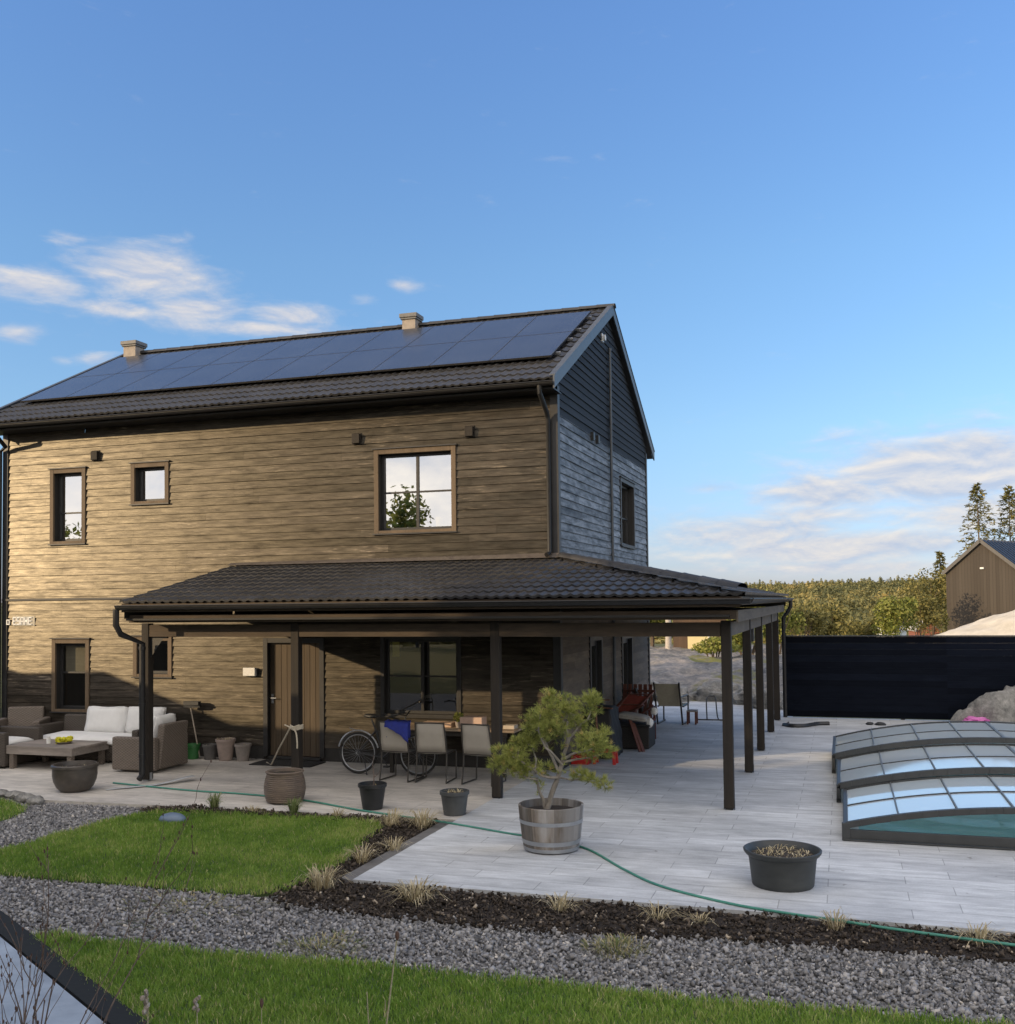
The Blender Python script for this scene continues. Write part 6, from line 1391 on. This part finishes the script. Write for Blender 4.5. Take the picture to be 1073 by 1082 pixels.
col = g.mix(g.math('MULTIPLY_ADD', wn.outputs['Value'], .5, g.math('MULTIPLY', nn_, .5)), (.05, .042, .035), (.085, .073, .061)); col = g.mix(g.math('MULTIPLY', gp, .7), col, (.04, .034, .03))
M['barn_wall'] = g.out(g.principled(col, .85, 0, None, .25))
M['metal_roof'] = mat('dark_sheet_roof', (.035, .037, .042), (.026, .028, .032), .45, (3, 3, 3), .05, metal=.2)
sc_ = 70 / 48
barn = empty('barn', (8.1, 69, .6), 'grey vertical board barn with dark sheet metal roof on the right', 'barn')
Pb = gabled(barn, (6.13 + .85 * 2.26, 70 - .53 * 2.26), (.85, -.53), 2.26, 9, -.2, 4.32, 6.15, M['barn_wall'], M['metal_roof'], .14)
mb = MB(); a = Vector(Pb(-.12, -.03, 4.55)); mb.bar(Vector(Pb(-.08, -.05, 4.5)), Vector(Pb(.14, -.05, 4.5)), .08, .10); mb.build('lamp', M['white'], barn)
shed = empty('garden_shed', (-5.75, 44.5, rockz(-5.7, 44)), 'small brown shed with a sunlit pale yellow door seen under the porch roof', 'shed')
zb = rockz(-5.75, 44.5) - .2; Ps = gabled(shed, (-5.72, 44), (1, .10), 1.12, 2.4, zb - .3, zb + 2.0, zb + 2.75, wood('shed_boards', (.13, .085, .055), (.08, .055, .04), 'z', .8, .2), M['metal_roof'], .3)
mb = MB(); mb.poly([Ps(-.52, -.03, zb + .12), Ps(.52, -.03, zb + .12), Ps(.52, -.03, zb + .95), Ps(-.52, -.03, zb + .95)]); mb.build('door', mat('pale_yellow_paint', (.72, .62, .34), (.66, .56, .3), .7, (4, 4, 4), .05), shed)
mb = MB(); mb.bar(Ps(.35, -.04, zb + .12), Ps(.35, -.04, zb + .95), .05, .03); mb.build('door_frame', M['white'], shed)
wp = M['white']
for nm, lb, c, hf, dp, zz, ev, rg, wm in (('cottage', 'distant white cottage with a pale roof beyond the bushes', (3.4, 112), 1.7, 6, -8, -.55, .75, wp), ('cabin', 'small reddish cabin with a pale roof left of the barn', (7.2, 100), .9, 5, -7, -.1, .75, mat('falu_red_boards', (.30, .11, .07), (.22, .08, .05), .85, (3, 3, 3), .1))):
    r = empty(nm, (*c, zz), lb, nm); gabled(r, c, (.95, -.2) if nm == 'cottage' else (1, .1), hf, dp, zz, ev, rg, wm, mat(nm + '_roof', (.5, .49, .47), (.42, .41, .39), .7, (2, 2, 2), .05), .2)

# ------------------------------------------------------------------ forest hill (one mass) 
def proto(kind, rnd):
    V, F, T = [], [], []
    if kind < 4:                                           # conifer: ragged tiers
        tiers = 9
        for k in range(tiers):
            t = k / tiers; zz = .12 + .88 * t; r = (.20 if kind % 2 else .26) * (1 - t) ** .85 + .02; n = 8
            for j in range(n):
                a = 2 * math.pi * (j + rnd.random()) / n; b_ = a + rnd.uniform(.5, .9); rr = r * rnd.uniform(.6, 1.25)
                k0 = len(V); V += [(math.cos(a) * rr * .2, math.sin(a) * rr * .2, zz + .075), (math.cos(a) * rr, math.sin(a) * rr, zz - .05 * rnd.random()), (math.cos(b_) * rr * .8, math.sin(b_) * rr * .8, zz - .03)]; F.append((k0, k0 + 1, k0 + 2)); T.append(rnd.gauss(0, .12))
    else:
        for _ in range(90):
            u = np.array([rnd.gauss(0, 1), rnd.gauss(0, 1), rnd.gauss(0, 1)]); u /= np.linalg.norm(u); p = np.array([0, 0, .6]) + u * np.array([.3, .3, .38]) * rnd.uniform(.5, 1); a = np.array([rnd.gauss(0, 1) for _ in range(3)]) * .062; b_ = np.array([rnd.gauss(0, 1) for _ in range(3)]) * .062
            k0 = len(V); V += [tuple(p - a), tuple(p + b_), tuple(p + a)]; F.append((k0, k0 + 1, k0 + 2)); T.append(rnd.gauss(0, .15))
    return np.array(V), np.array(F), np.array(T)
def forest(name, n, r0, r1, a0, a1, h0, h1):
    rnd = random.Random(9); PR = [proto(k % 6, rnd) for k in range(12)]; VV, FF, TT = [], [], []; off = 0
    for _ in range(n):
        r = math.sqrt(rnd.uniform(r0 * r0, r1 * r1)); a = R(rnd.uniform(a0, a1)); x, y = r * math.sin(a), 12 + r * math.cos(a)
        kk = rnd.choice((0, 2, 4, 5, 4, 5, 10, 11, 10, 11, 6, 4)); v, f, t = PR[kk]; H = rnd.uniform(h0, h1) * (.82 if kk % 6 > 3 else 1) * rnd.choice((1, 1, .85, 1.12)); w_ = H * rnd.uniform(.95, 1.5); an = rnd.uniform(0, 6.28); c, s = math.cos(an), math.sin(an)
        q = np.stack([(v[:, 0] * c - v[:, 1] * s) * w_ + x, (v[:, 0] * s + v[:, 1] * c) * w_ + y, v[:, 2] * H + terr(x, y) - .4], 1)
        b = min(1, max(0, .42 + .30 * mnoise.noise(Vector((x * .012, y * .012, 2))) * 1.6 + rnd.gauss(0, .17)))
        VV.append(q); FF.append(f + off); TT.append(np.clip(b + t, 0, 1)); off += len(v)
    return tag(mesh_np(name, np.concatenate(VV), np.concatenate(FF), M['forest'], np.concatenate(TT)), kind='stuff')
forest('forest', 9000, 260, 960, -22, 14, 7.5, 13)
forest('forest', 700, 90, 170, 170, 300, 8, 14)

# ------------------------------------------------------------------ sun blockers added out of frame: buildings and trees shaped to shade the yard
def AT(a, t, z=0): return Vector((.64 * a + .768 * t, -.768 * a + .64 * t, z))
def extr(mb, prof, t0, t1):
    A = [AT(a, t0, z) for a, z in prof]; B = [AT(a, t1, z) for a, z in prof]; mb.poly(A); mb.poly(B[::-1])
    for i in range(len(prof)): j = (i + 1) % len(prof); mb.poly([A[i], B[i], B[j], A[j]])
nb_ = empty('shade_house', AT(-3.5, -7.5), 'added dark timber house, unseen behind the viewer, placed to shade the yard', 'house')  # unseen house added to keep direct sun off lawn and pool
mb = MB(); mb2 = MB()
A0, A1, T0, T1, E_ = -8.3, 3.4, -7.6, -3.2, 6.1
for t in (T0, T1): mb.poly([AT(A0, t, 0), AT(A1, t, 0), AT(A1, t, E_), AT(A0, t, E_)])
for a in (A0, A1): mb.poly([AT(a, T0, 0), AT(a, T1, 0), AT(a, T1, E_), AT(a, (T0 + T1) / 2, E_ + .9), AT(a, T0, E_)])
mb.build('wall', M['trim'], nb_)
for s0, s1 in ((T0 - .3, (T0 + T1) / 2), (T1 + .3, (T0 + T1) / 2)): mb2.poly([AT(A0 - .3, s0, E_ - .05), AT(A1 + .3, s0, E_ - .05), AT(A1 + .3, s1, E_ + 1.0), AT(A0 - .3, s1, E_ + 1.0)])
mb2.build('roof', M['tile'], nb_)
ga = empty('shade_building', AT(-22, -11), 'unseen low dark building with its roofline shaped to cast the shade on wall and patio', 'shade_building')  # unseen block; its top follows the shade edge wanted on the front wall
mb = MB(); extr(mb, [(-34, -.2), (-34, 3.45), (-22.7, 3.5), (-21.5, 3.93), (-19.7, 3.56), (-15.7, 4.55), (-13.2, 5.2), (-13.2, -.2)], -13, -9); mb.build('wall', M['trim'], ga)
for i, (a, t) in enumerate([(-13.1, -20), (-11.9, -20.5), (-10.7, -20), (-9.4, -20.5), (-8.4, -20)]):  # spruces added out of view to block the sun over the pool
    p = AT(a, t); conifer(p.x, p.y, 0, 17.5, 3.1, 'added tall spruce out of frame whose top keeps the sun off the pool', n=4200, size=.42, group='added spruces that shade the pool', seed=40 + i, base=.05, power=.9)

# ------------------------------------------------------------------ dry stems in the near foreground
def stem(pts, r0, r1, mb): 
    P = spline(pts, 6); n = len(P); mb.tube(P, [r0 + (r1 - r0) * i / (n - 1) for i in range(n)], 6)
sh = empty('bare_shrub', (-2.85, 3.15, .03), 'leafless twiggy shrub at the lower left corner', 'shrub')
rnd = random.Random(21); mb = MB(); mbb = MB()
def grow(p, d, L, r, lvl):
    pts = [p]; q = p; dd = d.copy()
    for k in range(4):
        dd = (dd + Vector((rnd.gauss(0, .13), rnd.gauss(0, .13), rnd.gauss(.03, .07)))).normalized(); q = q + dd * L / 4; pts.append(q)
    mb.tube(pts, [r, r * .85, r * .7, r * .55, r * .35], 5)
    if lvl < 3:
        for k in range(rnd.randint(2, 3)):
            i = rnd.randint(1, 4); e = (dd + Vector((rnd.gauss(-.03, .36), rnd.gauss(0, .4), rnd.gauss(.25, .25)))).normalized(); grow(pts[i], e, L * rnd.uniform(.4, .62), r * .6, lvl + 1)
    for k in range(rnd.randint(1, 3)):
        c = pts[rnd.randint(2, 4)]; mbb.blob(c, .0035, .0035, .008, rnd.random() * 9, .3, 1)
for k, (x, y, tx, ty, H) in enumerate([(-2.96, 3.08, -3.0, 3.10, 1.62), (-2.93, 3.14, -2.95, 3.2, 1.78), (-2.90, 3.2, -2.90, 3.22, 1.40), (-2.86, 3.2, -2.84, 3.24, 1.30), (-2.92, 3.08, -2.94, 3.16, 1.2), (-2.80, 3.16, -2.76, 3.2, 1.05), (-3.0, 3.2, -3.06, 3.2, 1.3), (-2.95, 3.0, -2.95, 3.05, 1.0), (-3.02, 3.12, -3.05, 3.12, 1.1), (-2.98, 3.05, -2.93, 3.1, 1.15), (-2.9, 3.05, -2.9, 3.0, .95), (-3.04, 3.16, -3.02, 3.2, 1.45), (-2.86, 3.1, -2.88, 3.16, 1.0)]):
    d = Vector((tx - x, ty - y, H)).normalized(); grow(Vector((x, y, .02)), d, H * .8, .0065, 0)
mb.build('twigs', M['twig'], sh, True); mbb.build('buds', M['seedhead'], sh, True)
def seedstem(base, tip, r, label, head=None, hm='seedhead', hs=(.012, .03), seed=0):
    o = empty('dry_stem', base, label, 'dry stem', 'dry stems rising from the near bed'); mb = MB(); b, t = Vector(base), Vector(tip); m = b.lerp(t, .55) + Vector((.02, .0, 0)); stem([b, m, t], r, r * .45, mb)
    rn = random.Random(seed); L = (t - b).length
    for k in range(2): c = b.lerp(t, rn.uniform(.72, .9)); mb.tube([c, c + Vector((rn.uniform(-.03, .03), rn.uniform(-.02, .02), .045))], [r * .5, r * .25], 5)
    mb.build('stalk', M['stalk'], o, True)
    if head:
        mb = MB()
        if head == 'bud': mb.blob(t + (t - m).normalized() * hs[1] * .5, hs[0], hs[0], hs[1], seed, .3, 2, freq=3)
        else:
            for k in range(9): mb.blob(t + Vector((rn.gauss(0, hs[0] * .6), rn.gauss(0, hs[0] * .6), -k * hs[1] * .22)), hs[0] * rn.uniform(.5, .9), hs[0] * rn.uniform(.5, .9), hs[0], k + seed, .4, 1, freq=3)
        mb.build('seed_head', M[hm], o, True)
seedstem((-2.12, 4.2, .0), (-1.875, 4.2, 1.345), .0068, 'tall pale stem with a brown bud in the bottom centre', 'bud', 'seedhead', (.0085, .021), 1)
seedstem((-3.2, 4.2, .0), (-3.155, 4.2, .985), .006, 'dry stem with a pale clustered seed head, leftmost at the bottom edge', 'cluster', 'seedpale', (.016, .05), 2)
seedstem((-2.95, 4.25, .0), (-2.90, 4.22, .98), .005, 'dry stem with a thin pale head, second along the bottom edge', 'cluster', 'seedpale', (.012, .035), 3)
seedstem((-2.60, 4.2, .0), (-2.545, 4.2, .985), .004, 'dry stem with a small dark bud at the bottom edge', 'bud', 'seedhead', (.009, .022), 4)
seedstem((-1.76, 4.2, .0), (-1.70, 4.2, 1.00), .006, 'short pale bare stem right of the tall budded stem', None, seed=5)
seedstem((-2.02, 4.2, .0), (-2.02, 4.2, 1.10), .005, 'slim pale bare stem left of the tall budded stem', None, seed=6)

for i, (x, y, h, rx) in enumerate([(-27.2, -31, 10.5, 2.6), (-31.5, -33, 8.6, 3.0), (-23.5, -34, 8.2, 2.4), (-58, -34, 9.4, 3.2), (-49, -30, 7.6, 2.6)]):
    bush(x, y, -.3, rx, h, 'leafy tree far behind the viewer, mirrored in the upper windows', 'bushgreen', 2200, .24, 'tree', 'deciduous_tree', 'trees mirrored in the upper windows', 70 + i, .14)
